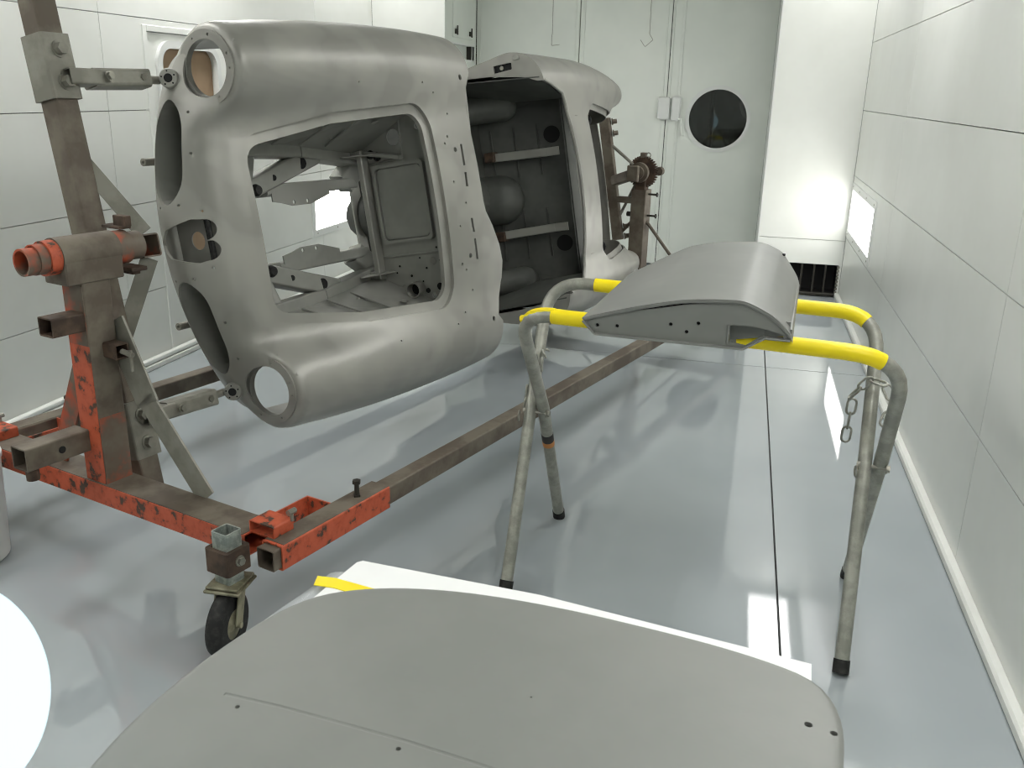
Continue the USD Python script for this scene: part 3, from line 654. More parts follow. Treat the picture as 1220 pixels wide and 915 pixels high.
# tail panel and boot hinge seats
part('boot_floor', bx(2.85, 3.60, -.52, .52, -.36, -.352), 'cabin_shade', car)
for sg in (1, -1):
    tor = trimesh.creation.torus(.03, .012, major_sections=20, minor_sections=8)
    part('hinge_seal', along(tor, (3.02, sg * .40, .09), (-.6, sg * .3, .7)), 'rubber', car, smooth=50)

# ------------------------------------------------------------------ rotisserie
RY = math.radians(16.5)
RO = np.array([-1.965, 2.396, 0.0]); RD = np.array([math.sin(RY), math.cos(RY), 0]); RE = np.array([math.cos(RY), -math.sin(RY), 0])
# local axes: x forward along the axle, y to the left of it (= -RE), z up
ROT4 = np.array([[*RD, 0], [*(-RE), 0], [0, 0, 1, 0], [*RO, 1]])
def w2r(P): P = np.asarray(P, float) - RO; return np.array([P @ RD, -(P @ RE), P[2]])
def c2r(s, w, u): return w2r(car2world(np.array([s, -w, u])))     # w: down the car's side
ro = thing('car_rotisserie', 'orange and brown steel car body rotisserie on castors', 'rotisserie', ROT4)
ZT = .33
part('cross_beam', sqbar((0, .80, ZT - .0375), (0, -.685, ZT - .0375), .12, .075, wall=.005), 'orange', ro)
part('beam_top_plate', bx(-.058, .058, -.68, .80, ZT - .001, ZT + .0015), 'steel', ro)
post = part('front_post', sqbar((0, 0, ZT), (0, 0, 1.03), .10, .10, up=(1, 0, 0), wall=.005), 'steel', ro)
part('painted_face', bx(-.0515, -.0495, -.048, .048, ZT, .80), 'orange', post)
part('painted_face', bx(-.0515, -.0495, -.048, .048, .80, .99), 'worn', post)
part('painted_face', bx(-.048, .048, -.0515, -.0495, ZT, .56), 'worn', post)
AX = .01
PZ = 1.085
pv = part('pivot_housing', rod((-.10, 0, PZ), (.10, 0, PZ), .058, 28, hollow=.05), 'steel', ro, smooth=40)
part('housing_saddle', bx(-.10, .10, -.056, .056, PZ - .085, PZ - .005, .004), 'steel', pv)
part('pivot_tube', rod((-.165, 0, PZ), (.20, 0, PZ), .046, 28, hollow=.041), 'worn', ro, smooth=40)
part('pivot_collar', rod((-.135, 0, PZ), (-.10, 0, PZ), .053, 28, hollow=.046), 'orange', ro, smooth=40)
part('pivot_collar', rod((.10, 0, PZ), (.15, 0, PZ), .054, 28, hollow=.046), 'worn', ro, smooth=40)
part('tube_end', rod((-.20, 0, PZ - .003), (-.155, 0, PZ - .003), .041, 28, hollow=.035), 'worn', ro, smooth=40)
for q_ in (bx(.125, .17, -.02, .07, PZ + .058, PZ + .068, .002), bx(.14, .165, -.03, .03, PZ + .066, PZ + .10, .002), bx(.125, .185, -.06, .06, PZ - .075, PZ - .062, .002), bx(.15, .18, -.03, .03, PZ - .09, PZ - .074, .002)):
    part('clamp_plate', q_, 'rust', ro)
# rotating square head and cross bar (parallel to the car's width)
SB = -.40
def bar_u(w): return -.275
hb = c2r(-.30, 0, -.08); ha = c2r(-.38, 0, -.30)
U_ = (w2r(RO + KU)); L_ = w2r(RO + KLAT); D_ = w2r(RO + KD)
hc = c2r(-.30, -.009, -.115)
part('head_tube', sqbar(hc - U_ * .12, hc, .078, .078, up=D_, wall=.005, r=.01), 'worn', ro)
part('head_bolt', cat_(rod(hc - U_ * .06 - L_ * .012, hc - U_ * .05 - L_ * .012, .012, 10)), 'bolt', ro)
part('head_block', sqbar(hc - U_ * .30, hc - U_ * .10, .07, .07, up=D_, r=.006), 'rust', ro)
UB = -.262; SBAR = -.41
part('swing_bar', sqbar(c2r(SBAR, -.90, UB), c2r(SBAR, .86, UB), .082, .082, up=D_, wall=.005, r=.008), 'steel', ro)
for (w, be) in ((-.325, -.03), (.315, .03)):
    part('brace', sqbar(c2r(SBAR + .02, w, UB - .0), hc - U_ * .02 + L_ * np.sign(w) * .043, .012, .055, up=U_ * .7 + D_ * .7, r=.002), 'steel_grey', ro)
for (w, tw) in ((-.60, -1), (.60, 1)):
    sl = part('slide_sleeve', sqbar(c2r(SBAR, w - .10, UB), c2r(SBAR, w + .10, UB), .105, .105, up=D_, wall=.01, r=.01), 'steel_grey', ro)
    for k in (-.05, .05):
        part('clamp_bolt', bolt(c2r(SBAR, w + k, UB + .053), U_, .019, .022), 'steel_grey', sl)
    wp = tw * .565; up_ = -.188
    a0 = c2r(SBAR + .04, wp, up_ - .06); 
    part('arm_tube', sqbar(c2r(SBAR, wp, UB + .05), c2r(SBAR + .12, wp, up_ - .02), .07, .05, up=L_, wall=.004, r=.006), 'steel_grey', ro)
    part('arm_sleeve', sqbar(c2r(SBAR + .10, wp, up_ - .035), c2r(-.115, wp, up_), .085, .06, up=L_, r=.012), 'steel_grey', ro)
    for k in (.16, .29):
        part('arm_bolt', bolt(c2r(SBAR + k - .03, wp, up_ + .03), U_ - D_ * .0, .012, .01), 'bolt', ro)
    part('mount_rod', rod(c2r(-.12, wp, up_), c2r(-.055, wp, up_), .014), 'steel_grey', ro, smooth=40)
    part('mount_rod', rod(c2r(-.10, tw * .30, -.30), c2r(-.03, tw * .30, -.30), .014, hollow=.006), 'steel_grey', ro, smooth=40)
# fixed frame: braces, stub, beams
def strip(p0, p1, w, t=.008, nrm=(1, 0, 0)):
    return sqbar(p0, p1, t, w, up=np.cross(np.asarray(p1, float) - np.asarray(p0, float), nrm), r=.001)
part('post_brace', cat_(strip((.058, -.03, .86), (.058, -.16, .60), .11), strip((.058, -.15, .62), (.058, -.40, ZT), .085)), 'steel_grey', ro)
part('post_brace', cat_(strip((.0, .04, .78), (.0, .27, ZT), .075)), 'worn', ro)
part('stub_tube', sqbar((-.05, .045, .475), (-.27, .045, .475), .075, .075, wall=.005), 'steel', ro)
part('stub_pin', rod((-.235, .045, .44), (-.235, .045, .395), .02), 'rust', ro, smooth=40)
part('stub_hole', cat_(rod((-.15, .045 - .0365, .475), (-.15, .045 - .0385, .475), .012)), 'body_dark', ro)
part('socket', sqbar((-.05, -.01, .88), (-.16, -.01, .88), .07, .06, wall=.005), 'rust', ro)
part('socket', sqbar((.02, -.05, .78), (.02, -.11, .78), .05, .05, wall=.005), 'rust', ro)
part('lock_screw', cat_(rod((.02, -.11, .78), (.02, -.16, .775), .009, 10), rod((.02, -.15, .79), (.02, -.15, .72), .006, 8)), 'steel_grey', ro, smooth=40)
for (yc, lab) in ((-.79, 'r'), (.70, 'l')):
    part('beam_sleeve', sqbar((-.05, yc, ZT - .04), (.45, yc, ZT - .04), .08, .08, wall=.005), 'orange' if yc < 0 else 'steel', ro)
    part('sleeve_top', bx(-.04, .45, yc - .036, yc + .036, ZT - .0005, ZT + .0012), 'steel', ro)
    part('long_beam', sqbar((-.078, yc, ZT - .04), (4.45, yc, ZT - .04), .066, .066, wall=.004), 'steel', ro)
    part('sleeve_screw', cat_(rod((.33, yc, ZT), (.33, yc, ZT + .05), .008, 10), bolt((.33, yc, ZT + .044), (0, 0, 1), .014, .012, False), rod((.33, yc, ZT), (.33, yc, ZT + .008), .014, 6)), 'darksteel', ro, smooth=30)
    sg = 1 if yc < 0 else -1
    yi = yc + sg * .04
    c1 = part('corner_channel', cat_(sqbar((.06, yi + sg * .10, ZT - .04), (.25, yi + sg * .10, ZT - .04), .006, .075, r=.001), sqbar((.25, yi + sg * .103, ZT - .04), (.25, yi, ZT - .04), .006, .075, r=.001)), 'orange', ro)
    part('corner_block', cat_(sqbar((-.03, yi + sg * .02, ZT + .018), (.05, yi + sg * .02, ZT + .018), .10, .04, wall=.004)), 'orange', ro)
    part('corner_screw', cat_(rod((.045, yc + sg * .01, ZT + .03), (.045, yc + sg * .01, ZT + .06), .006, 8), rod((.03, yc + sg * .01, ZT + .06), (.06, yc + sg * .01, ZT + .06), .009, 8)), 'bolt', ro, smooth=30)
# front castors
def castor(xc, yc, turn):
    T = trimesh.transformations.translation_matrix((xc, yc, 0))
    lg = part('castor_leg', moved(sqbar((0, 0, .225), (0, 0, .385), .062, .062, up=(1, 0, 0), wall=.005, r=.008), T), 'zinc', ro)
    part('collar', moved(sqbar((0, 0, .262), (0, 0, .335), .092, .092, up=(1, 0, 0), wall=.014, r=.01), T), 'rust', lg)
    part('set_screw', moved(cat_(bolt((0, -.047, .30), (0, -1, 0), .012, .01)), T), 'bolt', lg)
    R = T @ trimesh.transformations.rotation_matrix(turn, (0, 0, 1))
    ca = part('castor', moved(cat_(bx(-.06, .06, -.055, .055, .205, .215, .003), bx(-.055, .055, -.05, .05, .217, .226, .003)), R), 'khaki', ro)
    part('fork', moved(cat_(sqbar((.0, .036, .205), (-.035, .036, .10), .006, .04, up=(1, 0, 0)), sqbar((.0, -.036, .205), (-.035, -.036, .10), .006, .04, up=(1, 0, 0)), bx(-.02, .03, -.036, .036, .188, .206, .004), rod((-.035, -.045, .10), (-.035, .045, .10), .009)), R), 'khaki', ca)
    tyre = lathe([(.045, -.024), (.08, -.026), (.094, -.020), (.10, -.009), (.10, .009), (.094, .020), (.08, .026), (.045, .024), (.045, -.024)], 40)
    part('tyre', moved(along(tyre, (-.035, 0, .10), (0, 1, 0)), R), 'rubber', ca, smooth=40)
    part('wheel_hub', moved(along(lathe([(.01, -.03), (.046, -.02), (.046, .02), (.01, .03), (.01, -.03)], 24), (-.035, 0, .10), (0, 1, 0)), R), 'khaki', ca, smooth=40)
castor(-.135, -.70, math.radians(20))
castor(-.105, .72, math.radians(60))
# rear frame
part('rear_cross_beam', sqbar((4.40, .80, ZT - .04), (4.40, -.85, ZT - .04), .10, .075, wall=.005), 'steel', ro)
for yc in (.72, -.79):
    ca = part('castor', cat_(bx(4.34, 4.46, yc - .055, yc + .055, .205, .255, .003), sqbar((4.40, yc + .036, .205), (4.365, yc + .036, .10), .006, .04, up=(1, 0, 0)), sqbar((4.40, yc - .036, .205), (4.365, yc - .036, .10), .006, .04, up=(1, 0, 0))), 'khaki', ro)
    part('tyre', along(lathe([(.02, -.024), (.08, -.026), (.094, -.020), (.10, -.009), (.10, .009), (.094, .020), (.08, .026), (.02, .024), (.02, -.024)], 40), (4.365, yc, .10), (0, 1, 0)), 'rubber', ca, smooth=40)
HX, HY, HZ = 4.39, -.03, 1.06
part('rear_post', sqbar((HX, HY, ZT), (HX, HY, .94), .11, .11, up=(1, 0, 0), wall=.005), 'steel', ro)
part('rear_post_inner', sqbar((HX, HY, .92), (HX, HY, HZ - .03), .075, .075, up=(1, 0, 0)), 'rust', ro)
gear_pts = []
for k in range(36):
    for (da, rr) in ((0, .098), (.3, .098), (.45, .112), (.8, .112)):
        a = (k + da) * 2 * math.pi / 36; gear_pts.append((rr * math.cos(a), rr * math.sin(a)))
part('gear_wheel', prism(Polygon(gear_pts).difference(Point(0, 0).buffer(.03)), (HX - .01, HY, HZ), (HX + .015, HY, HZ)), 'rust', ro)
part('hub', cat_(rod((HX - .10, HY, HZ), (HX + .06, HY, HZ), .045, 24), rod((HX - .08, HY, HZ), (HX - .05, HY, HZ), .07, 24)), 'steel', ro, smooth=40)
part('crank_lug', cat_(rod((HX + .02, HY - .11, HZ + .01), (HX + .06, HY - .11, HZ + .01), .03, 16), bx(HX - .02, HX + .02, HY - .02, HY + .02, HZ + .10, HZ + .135, .004)), 'steel', ro, smooth=40)
part('lifting_ring', along(trimesh.creation.torus(.016, .004, major_sections=18, minor_sections=6), (HX, HY - .035, HZ + .118), (1, 0, 0)), 'steel_grey', ro, smooth=40)
rb = c2r(3.83, .0, -.10)
part('axle_tube', sqbar(c2r(3.82, 0, -.08), (HX - .10, HY, HZ), .07, .07, r=.01), 'steel', ro)
part('axle_flange', bx(4.20, 4.23, HY - .042, HY + .042, HZ - .055, HZ + .055, .006), 'steel', ro)
b0, b1 = c2r(3.815, -.44, -.10), c2r(3.815, .42, -.10)
rbar = part('rear_swing_bar', sqbar(b0, b1, .05, .075, up=U_, wall=.004), 'steel', ro)
for (w) in (-.41, -.33, .33, .40):
    part('bar_bolt', bolt(c2r(3.825, w, -.05), U_ + D_ * .6, .018, .03), 'steel', rbar)
for w in (-.25, .25):
    part('stay', rod(c2r(3.82, w, -.07), (HX - .02, HY - (.0), HZ), .011, 10), 'steel_grey', ro, smooth=40)
for sg in (1, -1):
    part('post_stay', rod((HX, HY + sg * .05, .72), (HX, HY + sg * .40, ZT), .012, 10), 'steel', ro, smooth=40)
part('spare_socket', sqbar((HX - .02, HY + .05, .86), (HX - .02, HY + .20, .86), .035, .045), 'steel', ro)
for z in (.91, .76):
    part('post_screw', cat_(rod((HX, HY - .05, z), (HX, HY - .12, z), .007, 8), rod((HX, HY - .115, z), (HX, HY - .125, z), .016, 6)), 'darksteel', ro, smooth=30)
part('post_knob', rod((HX, HY + .05, .76), (HX, HY + .10, .76), .018, 8), 'darksteel', ro, smooth=30)
part('tow_handle', sweep(fillet([(.02, .78, ZT), (.02, .78, .42), (.0, .92, .46), (0, 1.02, .40)], .05), .010, 10), 'steel_grey', ro, smooth=40)

# ------------------------------------------------------------------ folding tube stands
SY = math.radians(-8.7)
def stand(name, label, origin, yaw, detail=True):
    """two bent-tube frames crossing like scissors; local x along the top bars, feet on z = 0"""
    t = thing(name, label, 'trestle', loc=origin, rotz=math.degrees(yaw))
    R = .021; ZB = .947; ZA = .955
    a = fillet([(-.522, -.291, .03), (-.565, -.0, .56), (-.60, .235, ZA), (.50, .235, ZA), (.52, -.0, .56), (.539, -.288, .03)], [.3, .13, .13, .3], 9)
    b = fillet([(-.55, .295, .03), (-.52, .0, .56), (-.525, -.235, ZB), (.585, -.235, ZB), (.565, .0, .56), (.524, .289, .03)], [.3, .12, .15, .3], 9)
    for nm, p in (('tube_frame', a), ('tube_frame', b)):
        f = part(nm, sweep(p, R, 16), 'galv', t, smooth=40)
        for e in (p[0], p[-1]):
            d = (p[1] - p[0]) if e is p[0] else (p[-2] - p[-1]); d = d / np.linalg.norm(d)
            part('rubber_foot', rod(e - d * .028, e + d * .012, R + .0025, 16), 'rubber', f, smooth=40)
    for x in (-.5425, .5425):
        part('pivot_bolt', cat_(rod((x - .045, -.01, .545), (x + .05, -.01, .545), .006, 10), bolt((x + .04, -.01, .545), (1, 0, 0), .011, .008), bolt((x - .035, -.01, .545), (-1, 0, 0), .011, .008)), 'bolt', t, smooth=30)
    return t, a, b
st, fa, fb = stand('folding_stand', 'folding galvanised tube stand with yellow taped bars under the car door', (-.073, 2.80, 0), SY)
def wrap(pts, r):
    return sweep(np.array(pts), r, 14)
def sub_line(p, x0, x1, lo=.88):
    q = [v for v in p if x0 <= v[0] <= x1 and v[2] > lo]
    base = p[np.argmax(p[:, 2])]
    a = np.array([x0, base[1], base[2]]) if not any(abs(v[0] - x0) < .02 for v in q) else None
    return np.array(([a] if a is not None else []) + q)
tr = .0235
def bar_piece(p, x0, x1):
    top_ = np.array([v for v in p if v[2] > .90]); top_ = top_[np.argsort(top_[:, 0])]
    xs = np.linspace(x0, x1, max(3, int(abs(x1 - x0) / .012)))
    return np.column_stack([xs, np.interp(xs, top_[:, 0], top_[:, 1]), np.interp(xs, top_[:, 0], top_[:, 2])])
for p, x0, x1 in ((fb, -.415, -.30), (fb, .14, .525), (fa, .14, .465), (fa, -.43, -.30)):
    part('tape_wrap', sweep(bar_piece(p, x0, x1), tr, 14), 'tape', st, smooth=40, label='yellow tape')
# loose tape tail along the outside of the left bend
tl = bar_piece(fb, -.518, -.40) + np.array([-.006, 0, .012])
part('tape_tail', sweep(tl, .014, 8), 'tape', st, smooth=40, label='strip of yellow tape')
# paper label on the leg, chain round the right legs, knot of chain on the left
li = np.array([-.5265, .064, .445]); ld = (fb[0] - np.array([-.52, 0, .56])); ld /= np.linalg.norm(ld)
part('leg_label', cat_(rod(li, li + ld * .038, .0216, 16)), 'label_dark', st, smooth=40, label='dark printed label')
part('leg_label', cat_(rod(li + ld * .038, li + ld * .062, .0216, 16)), 'label_orange', st, smooth=40, label='orange printed label')
def link(p, d, side, L=.052, W=.026, r=.0038):
    d = np.asarray(d, float) / np.linalg.norm(d); s = np.asarray(side, float); s = s - (s @ d) * d; s /= np.linalg.norm(s)
    pts = []
    hl, hw = (L - W) / 2, W / 2
    for a in np.linspace(-math.pi / 2, math.pi / 2, 7): pts.append((hl + hw * math.cos(a), hw * math.sin(a)))
    for a in np.linspace(math.pi / 2, 1.5 * math.pi, 7): pts.append((-hl + hw * math.cos(a), hw * math.sin(a)))
    return sweep(np.array([np.asarray(p) + d * x + s * y for x, y in pts]), r, 8, closed=True)
def chain(name, pts, lab):
    c = None
    pts = [np.asarray(p, float) for p in pts]; seg = [np.linalg.norm(b - a) for a, b in zip(pts, pts[1:])]
    tot = sum(seg); n = int(tot / .043); 
    for k in range(n + 1):
        dist = k * tot / n; i = 0
        while i < len(seg) - 1 and dist > seg[i]: dist -= seg[i]; i += 1
        p = pts[i] + (pts[i + 1] - pts[i]) * dist / seg[i]; d = pts[i + 1] - pts[i]
        ref = np.array([0, 1.0, .2]) if k % 2 else np.array([1.0, .2, 0.1])
        if abs(ref @ d / np.linalg.norm(d)) > .9: ref = np.array([0, 0, 1.0])
        part(name, link(p, d, ref), 'galv', st, smooth=40)
chain('chain_link', [(.455, .09, .60), (.46, .085, .735), (.50, .075, .79), (.545, .055, .785), (.575, .03, .74), (.56, -.01, .70)], '')
for k, (p, d) in enumerate((((-.603, .085, .725), (.3, .6, .4)), ((-.580, .125, .735), (1, .2, -.3)), ((-.552, .075, .73), (.3, -.8, .2)), ((-.548, .045, .70), (.1, -.3, 1)), ((-.585, .06, .70), (.2, .2, 1)), ((-.592, .02, .60), (0, .1, 1)), ((-.594, .012, .562), (.1, .0, 1)))):
    part('chain_link', link(p, d, (.3, -1, .4)), 'galv', st, smooth=40)
for x in (-.592, .50):
    part('leg_clip', along(trimesh.creation.torus(.016, .0035, major_sections=18, minor_sections=6), (x, -.045, .535), (1, .3, 0)), 'bolt', st, smooth=40)

# ------------------------------------------------------------------ car door lying on the stand
DY = math.radians(-4.0)
cd = thing('car_door_assembly', 'bare grey car door lying skin up across the folding stand', 'car door', loc=(-.10, 2.465, .004), rotz=math.degrees(DY))
# skin: profile over x at the front edge (z) and how it grows towards the back
px = np.array([-.305, -.23, -.125, .01, .12, .20, .245, .268, .272]); pz = np.array([.982, 1.006, 1.036, 1.064, 1.071, 1.045, 1.012, .985, .972])
from scipy.interpolate import PchipInterpolator
fz = PchipInterpolator(px, pz)
NU, NV = 60, 36
uu = np.linspace(px[0], px[-1], NU); vv = np.linspace(0, 1, NV)
def skin(off=0.0):
    P = np.zeros((NV, NU, 3))
    for i, v in enumerate(vv):
        y = .84 * v
        edge = np.clip((1 - v) / .14, 0, 1); drop = (1 - edge) ** 2 * .05
        lift = .05 * math.sin(min(v * 1.25, 1) * math.pi / 2)
        rise = np.clip((uu - px[0]) / .2, 0, 1)
        z = fz(uu) + lift * rise * (1 - .75 * np.clip((uu - .20) / .07, 0, 1)) - drop
        z = z + off
        # the end curves round: shorter towards the left tip
        yy = y * (1 - .06 * ((uu - px[0]) / (px[-1] - px[0]) - .75) ** 2)
        P[i] = np.column_stack([uu, yy, z])
    return P
P1, P0 = skin(), skin(-.005)
idx = np.arange(NU * NV).reshape(NV, NU)
def gridf(ix):
    a, b, c, d = ix[:-1, :-1].ravel(), ix[:-1, 1:].ravel(), ix[1:, 1:].ravel(), ix[1:, :-1].ravel()
    return np.vstack([np.column_stack([a, b, c]), np.column_stack([a, c, d])])
v = np.vstack([P1.reshape(-1, 3), P0.reshape(-1, 3)]); n0 = NU * NV
rim = np.concatenate([idx[0, :], idx[1:, -1], idx[-1, -2::-1], idx[-2:0:-1, 0]]); rn = np.roll(rim, -1)
fc = np.vstack([gridf(idx), gridf(idx)[:, ::-1] + n0, np.column_stack([rim, rim + n0, rn + n0]), np.column_stack([rim, rn + n0, rn])])
part('door_skin', trimesh.Trimesh(v, fc, process=False), 'panel', cd, smooth=35)
top = [(x, float(fz(x)) - .004) for x in np.linspace(-.300, .262, 30)]
face = Polygon(top + [(.262, .976), (.20, .976), (.145, .940), (-.265, .940), (-.303, .976)])
face = face.difference(Polygon([(x, float(fz(x)) - .010) for x in np.linspace(-.20, .075, 12)] + [(x, float(fz(x)) - .010 - .007 * math.sin((x + .20) / .275 * math.pi)) for x in np.linspace(.075, -.20, 12)]))
for (x, z) in ((-.262, .962), (-.205, .965), (-.055, .985), (.02, .995), (-.01, .968)):
    face = face.difference(Point(x, z).buffer(.0052, quad_segs=4))
cave = Polygon([(.105, .955), (.105, .996), (.15, 1.0), (.20, .994), (.245, .984), (.245, .978), (.19, .978), (.15, .948)]).buffer(.002)
face = face.difference(cave)
def fx(poly, y0, y1):
    m = trimesh.creation.extrude_polygon(poly, y1 - y0, engine='earcut'); q = m.vertices.copy()
    m.vertices = np.column_stack([q[:, 0], y0 + q[:, 2], q[:, 1]]); m.invert(); return m
shut = part('shut_face', cat_(*[fx(g, .010, .016) for g in getattr(face, 'geoms', [face])]), 'panel', cd)
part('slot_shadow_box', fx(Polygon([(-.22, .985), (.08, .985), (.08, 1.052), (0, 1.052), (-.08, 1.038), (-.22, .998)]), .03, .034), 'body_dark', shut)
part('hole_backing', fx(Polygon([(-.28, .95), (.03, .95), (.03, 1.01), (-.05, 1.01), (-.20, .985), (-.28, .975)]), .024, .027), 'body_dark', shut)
part('hem', sweep(np.array([(x, .006, float(fz(x)) - .006) for x in np.linspace(-.303, .267, 26)]), .006, 8), 'panel', cd, smooth=40)
part('bottom_flange', cat_(*[sqbar(a, b, .03, .005, r=.001) for a, b in (((-.303, .008, .974), (-.267, .008, .940)), ((-.267, .008, .938), (.146, .008, .938)), ((.146, .008, .938), (.20, .008, .974)), ((.20, .008, .974), (.266, .008, .974)))]), 'panel', cd)
part('cave_back', fx(Polygon([(.09, .944), (.26, .974), (.262, 1.012), (.09, 1.02)]), .055, .06), 'panel', cd)
part('cave_wall', bx(.10, .106, .0, .054, .948, 1.0, .001), 'panel', cd); part('cave_wall', bx(.19, .196, .03, .054, .978, .996), 'panel', cd)
part('side_wall', bx(-.300, -.294, .02, .80, .9765, .984), 'panel', cd); part('side_wall', bx(.262, .267, .02, .74, .9765, 1.0), 'panel', cd)
part('inner_frame', cat_(bx(-.29, .26, .07, .12, .9765, .985), bx(-.29, .26, .70, .76, .9765, .985), bx(-.29, -.22, .12, .70, .9765, .985), bx(.19, .26, .12, .70, .9765, .985)), 'panel', cd)
part('edge_slot', bx(.175, .215, .70, .72, 1.085, 1.09), 'body_dark', cd)

# ------------------------------------------------------------------ bonnet on a second stand in the foreground
st2, _, _ = stand('folding_stand', 'folding tube stand hidden under the bonnet in front', (-.20, .40, 0), SY + math.pi / 2)
BZ = .979
BX, BY = -.17, .60
bd = thing('backing_board', 'stiff white board under the bonnet with a strip of yellow tape', 'board', loc=(BX, BY, BZ))
def lc(pts): return [(x - BX, y - BY) for x, y in pts]
def slab(poly, z0, z1): return moved(trimesh.creation.extrude_polygon(poly, z1 - z0, engine='earcut'), trimesh.transformations.translation_matrix((0, 0, z0)))
part('sheet', slab(Polygon(lc([(-.458, 1.016), (-.452, 1.022), (-.20, 1.004), (.130, .946), (.128, .914), (.085, .24), (-.50, .30), (-.487, .868), (-.476, .908)])), 0, .004), 'board', bd)
part('tape_strip', slab(Polygon(lc([(-.492, .966), (-.468, .968), (-.36, .948), (-.36, .925), (-.46, .945), (-.487, .944)])), .0042, .0052), 'tape', bd, label='yellow tape')
flm = thing('plastic_sheet', 'clear plastic sheet sticking out past the left edge of the white board', 'plastic sheet', loc=(BX, BY, BZ))
q = []
for i, t in enumerate(np.linspace(0, 1, 17)):
    y = .995 - .50 * t
    for k, (dx, dz) in enumerate(((.05, -.0013), (.0, -.0013), (-.012, -.003), (-.020, -.006 - .001 * math.sin(i * 1.3)))):
        q.append((-.468 - .034 * min(1, t * 3.2) + dx - BX, y - BY, dz))
part('film', trimesh.Trimesh(np.array(q), gridf(np.arange(68).reshape(17, 4)), process=False), 'film', flm, smooth=True)
bn = thing('car_bonnet', 'bare grey car bonnet lying face up on the white board', 'car bonnet', loc=(BX, BY, BZ + .0098))
OUT = [(-.534, .585), (-.541, .643), (-.536, .695), (-.527, .753), (-.512, .812), (-.488, .87), (-.473, .902), (-.453, .926), (-.404, .947), (-.311, .966), (-.22, .972), (-.13, .966), (-.043, .952), (.039, .935), (.096, .919), (.125, .907), (.145, .879),
       (.152, .85), (.152, .82), (.147, .775), (.137, .65), (.118, .48), (.09, .30), (.07, .255), (.03, .235), (-.20, .228), (-.44, .235), (-.485, .26), (-.502, .32), (-.52, .46)]
def spline_closed(p, n=150):
    from scipy.interpolate import splprep, splev
    tck, _ = splprep([np.r_[p[:, 0], p[0, 0]], np.r_[p[:, 1], p[0, 1]]], s=0.0001, per=True); return np.column_stack(splev(np.linspace(0, 1, n, endpoint=False), tck))
oc = spline_closed(np.array(lc(OUT)))
BC = np.array([-.03, .02])
def dome(f_): return .006 * (1 - f_ ** 2.0) + .006 * np.minimum(1, (1 - f_) / .02) ** .6
def bonnet_mesh():
    """domed sheet inside the outline, as rings shrinking to the centre, 4 mm thick with a turned-down edge"""
    fr = [1.0, .998, .994, .988, .98, .965, .94, .9, .85, .78, .7, .6, .5, .4, .3, .2, .1, .004]
    K = len(fr) - 1; top_, bot_ = [], []
    for f_ in fr:
        ring = BC + (oc - BC) * f_; h = np.full(len(oc), dome(f_))
        top_.append(np.column_stack([ring, h])); bot_.append(np.column_stack([BC + (oc - BC) * (f_ - .001), h - .0045]))
    n = len(oc); F = []; o_ = (K + 1) * n
    V = np.vstack(top_ + bot_)
    for k in range(K):
        for i in range(n):
            a, b, c, d = k * n + i, k * n + (i + 1) % n, (k + 1) * n + (i + 1) % n, (k + 1) * n + i
            F += [(a, b, c), (a, c, d), (a + o_, c + o_, b + o_), (a + o_, d + o_, c + o_)]
    V = np.vstack([V, [*BC, dome(0)], [*BC, dome(0) - .0045]]); ct, cb = len(V) - 2, len(V) - 1
    for i in range(n):
        j = (i + 1) % n; F += [(i, i + o_, j + o_), (i, j + o_, j), (K * n + i, K * n + j, ct), (K * n + i + o_, cb, K * n + j + o_)]
    m = trimesh.Trimesh(V, F, process=False); m.fix_normals(); return m
def bon_h(x, y):
    d = np.array([x, y]) - BC; ang = np.arctan2(oc[:, 1] - BC[1], oc[:, 0] - BC[0]); k = np.argmin(np.abs(ang - math.atan2(d[1], d[0])))
    return float(dome(np.linalg.norm(d) / np.linalg.norm(oc[k] - BC)))
skin_ = to_manifold(bonnet_mesh())
cr = [(x - BX, y - BY) for x, y in ((-.469, .701), (-.40, .696), (-.339, .689), (-.26, .680), (-.194, .670), (-.12, .658), (.0, .636), (.08, .62))]
crp = np.array([(x, y, bon_h(x, y) + .0022) for x, y in cr])
skin_ = skin_ - to_manifold(sweep(crp, .0034, 10))
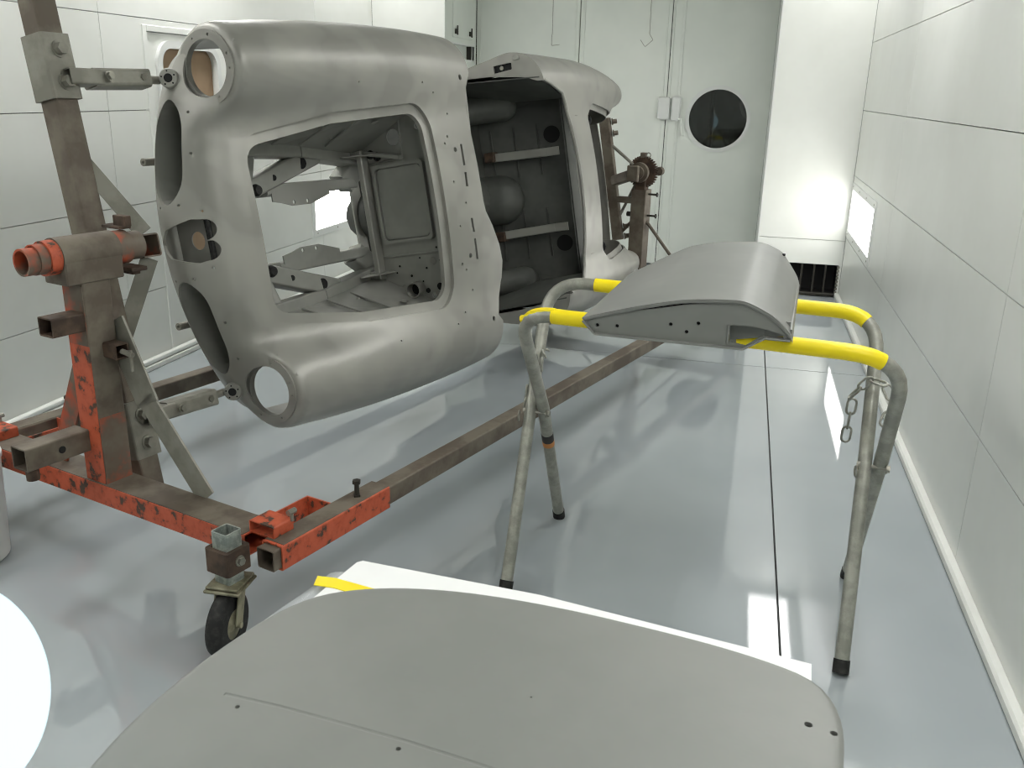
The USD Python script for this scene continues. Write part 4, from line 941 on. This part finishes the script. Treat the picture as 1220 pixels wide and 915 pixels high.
holes_ = [(x - BX, y - BY, r) for x, y, r in ((-.445, .697 - .012, .0026), (-.265, .676 - .008, .0028), (.118, .818, .0042), (.142, .812, .0038), (-.161, .779, .0012))]
for x, y, r in holes_: skin_ = skin_ - to_manifold(rod((x, y, -.02), (x, y, .03), r, 16))
part('bonnet_skin', from_manifold(skin_), 'panel', bn, smooth=30)
for (x, y, r) in holes_: part('hole_shadow_cup', along(lathe([(0, .0005), (r * 1.6, .0005), (r * 1.6, 0), (0, 0)], 12), (x, y, bon_h(x, y) - .0058), (0, 0, 1)), 'body_dark', bn)

# ------------------------------------------------------------------ added glow stand-in and white drum at the left edge
LX, LY, LZ = -.597, .508, 1.120  # added lamp shape standing in for an out-of-focus patch close to the lens
wl = thing('blur_stand_in', 'added glowing shape standing in for a bluish white blur near the lens, lower left corner', 'lamp', loc=(LX, LY, 0), rotz=46)
ov = trimesh.creation.icosphere(4); vv_ = ov.vertices.copy()
ov.vertices = vv_ * np.array([.072, .045, .104]) + np.array([0, -.02, LZ])
part('diffuser', ov, 'blur_glow', wl, smooth=True)
part('housing', cat_(bx(-.065, .03, .02, .05, LZ - .09, LZ + .09, .01), rod((-.02, .035, LZ - .16), (-.02, .035, LZ - .09), .014)), 'drum', wl)
part('pole', rod((-.02, .035, .02), (-.02, .035, LZ - .12), .011), 'steel_grey', wl, smooth=40)
for a in (1.6, 3.7, 5.6):
    part('leg', rod((-.02, .035, .22), (-.02 + .20 * math.cos(a), .035 + .20 * math.sin(a), .010), .009, 10), 'steel_grey', wl, smooth=40)
wb = thing('drum', 'white plastic drum just inside the left edge by the orange beam', 'drum', loc=(-2.505, 2.27, 0))
part('body', lathe([(0, .0), (.14, .0), (.15, .01), (.165, .36), (.17, .365), (.17, .38), (.158, .38), (.15, .36), (.14, .02), (0, .02)], 40), 'drum', wb, smooth=35)
part('handle', sweep(np.array([(.165 * math.cos(a), .165 * math.sin(a) * .4 - .0, .345 + .10 * math.sin(a)) for a in np.linspace(0, math.pi, 15)]), .003, 8), 'darksteel', wb, smooth=40)
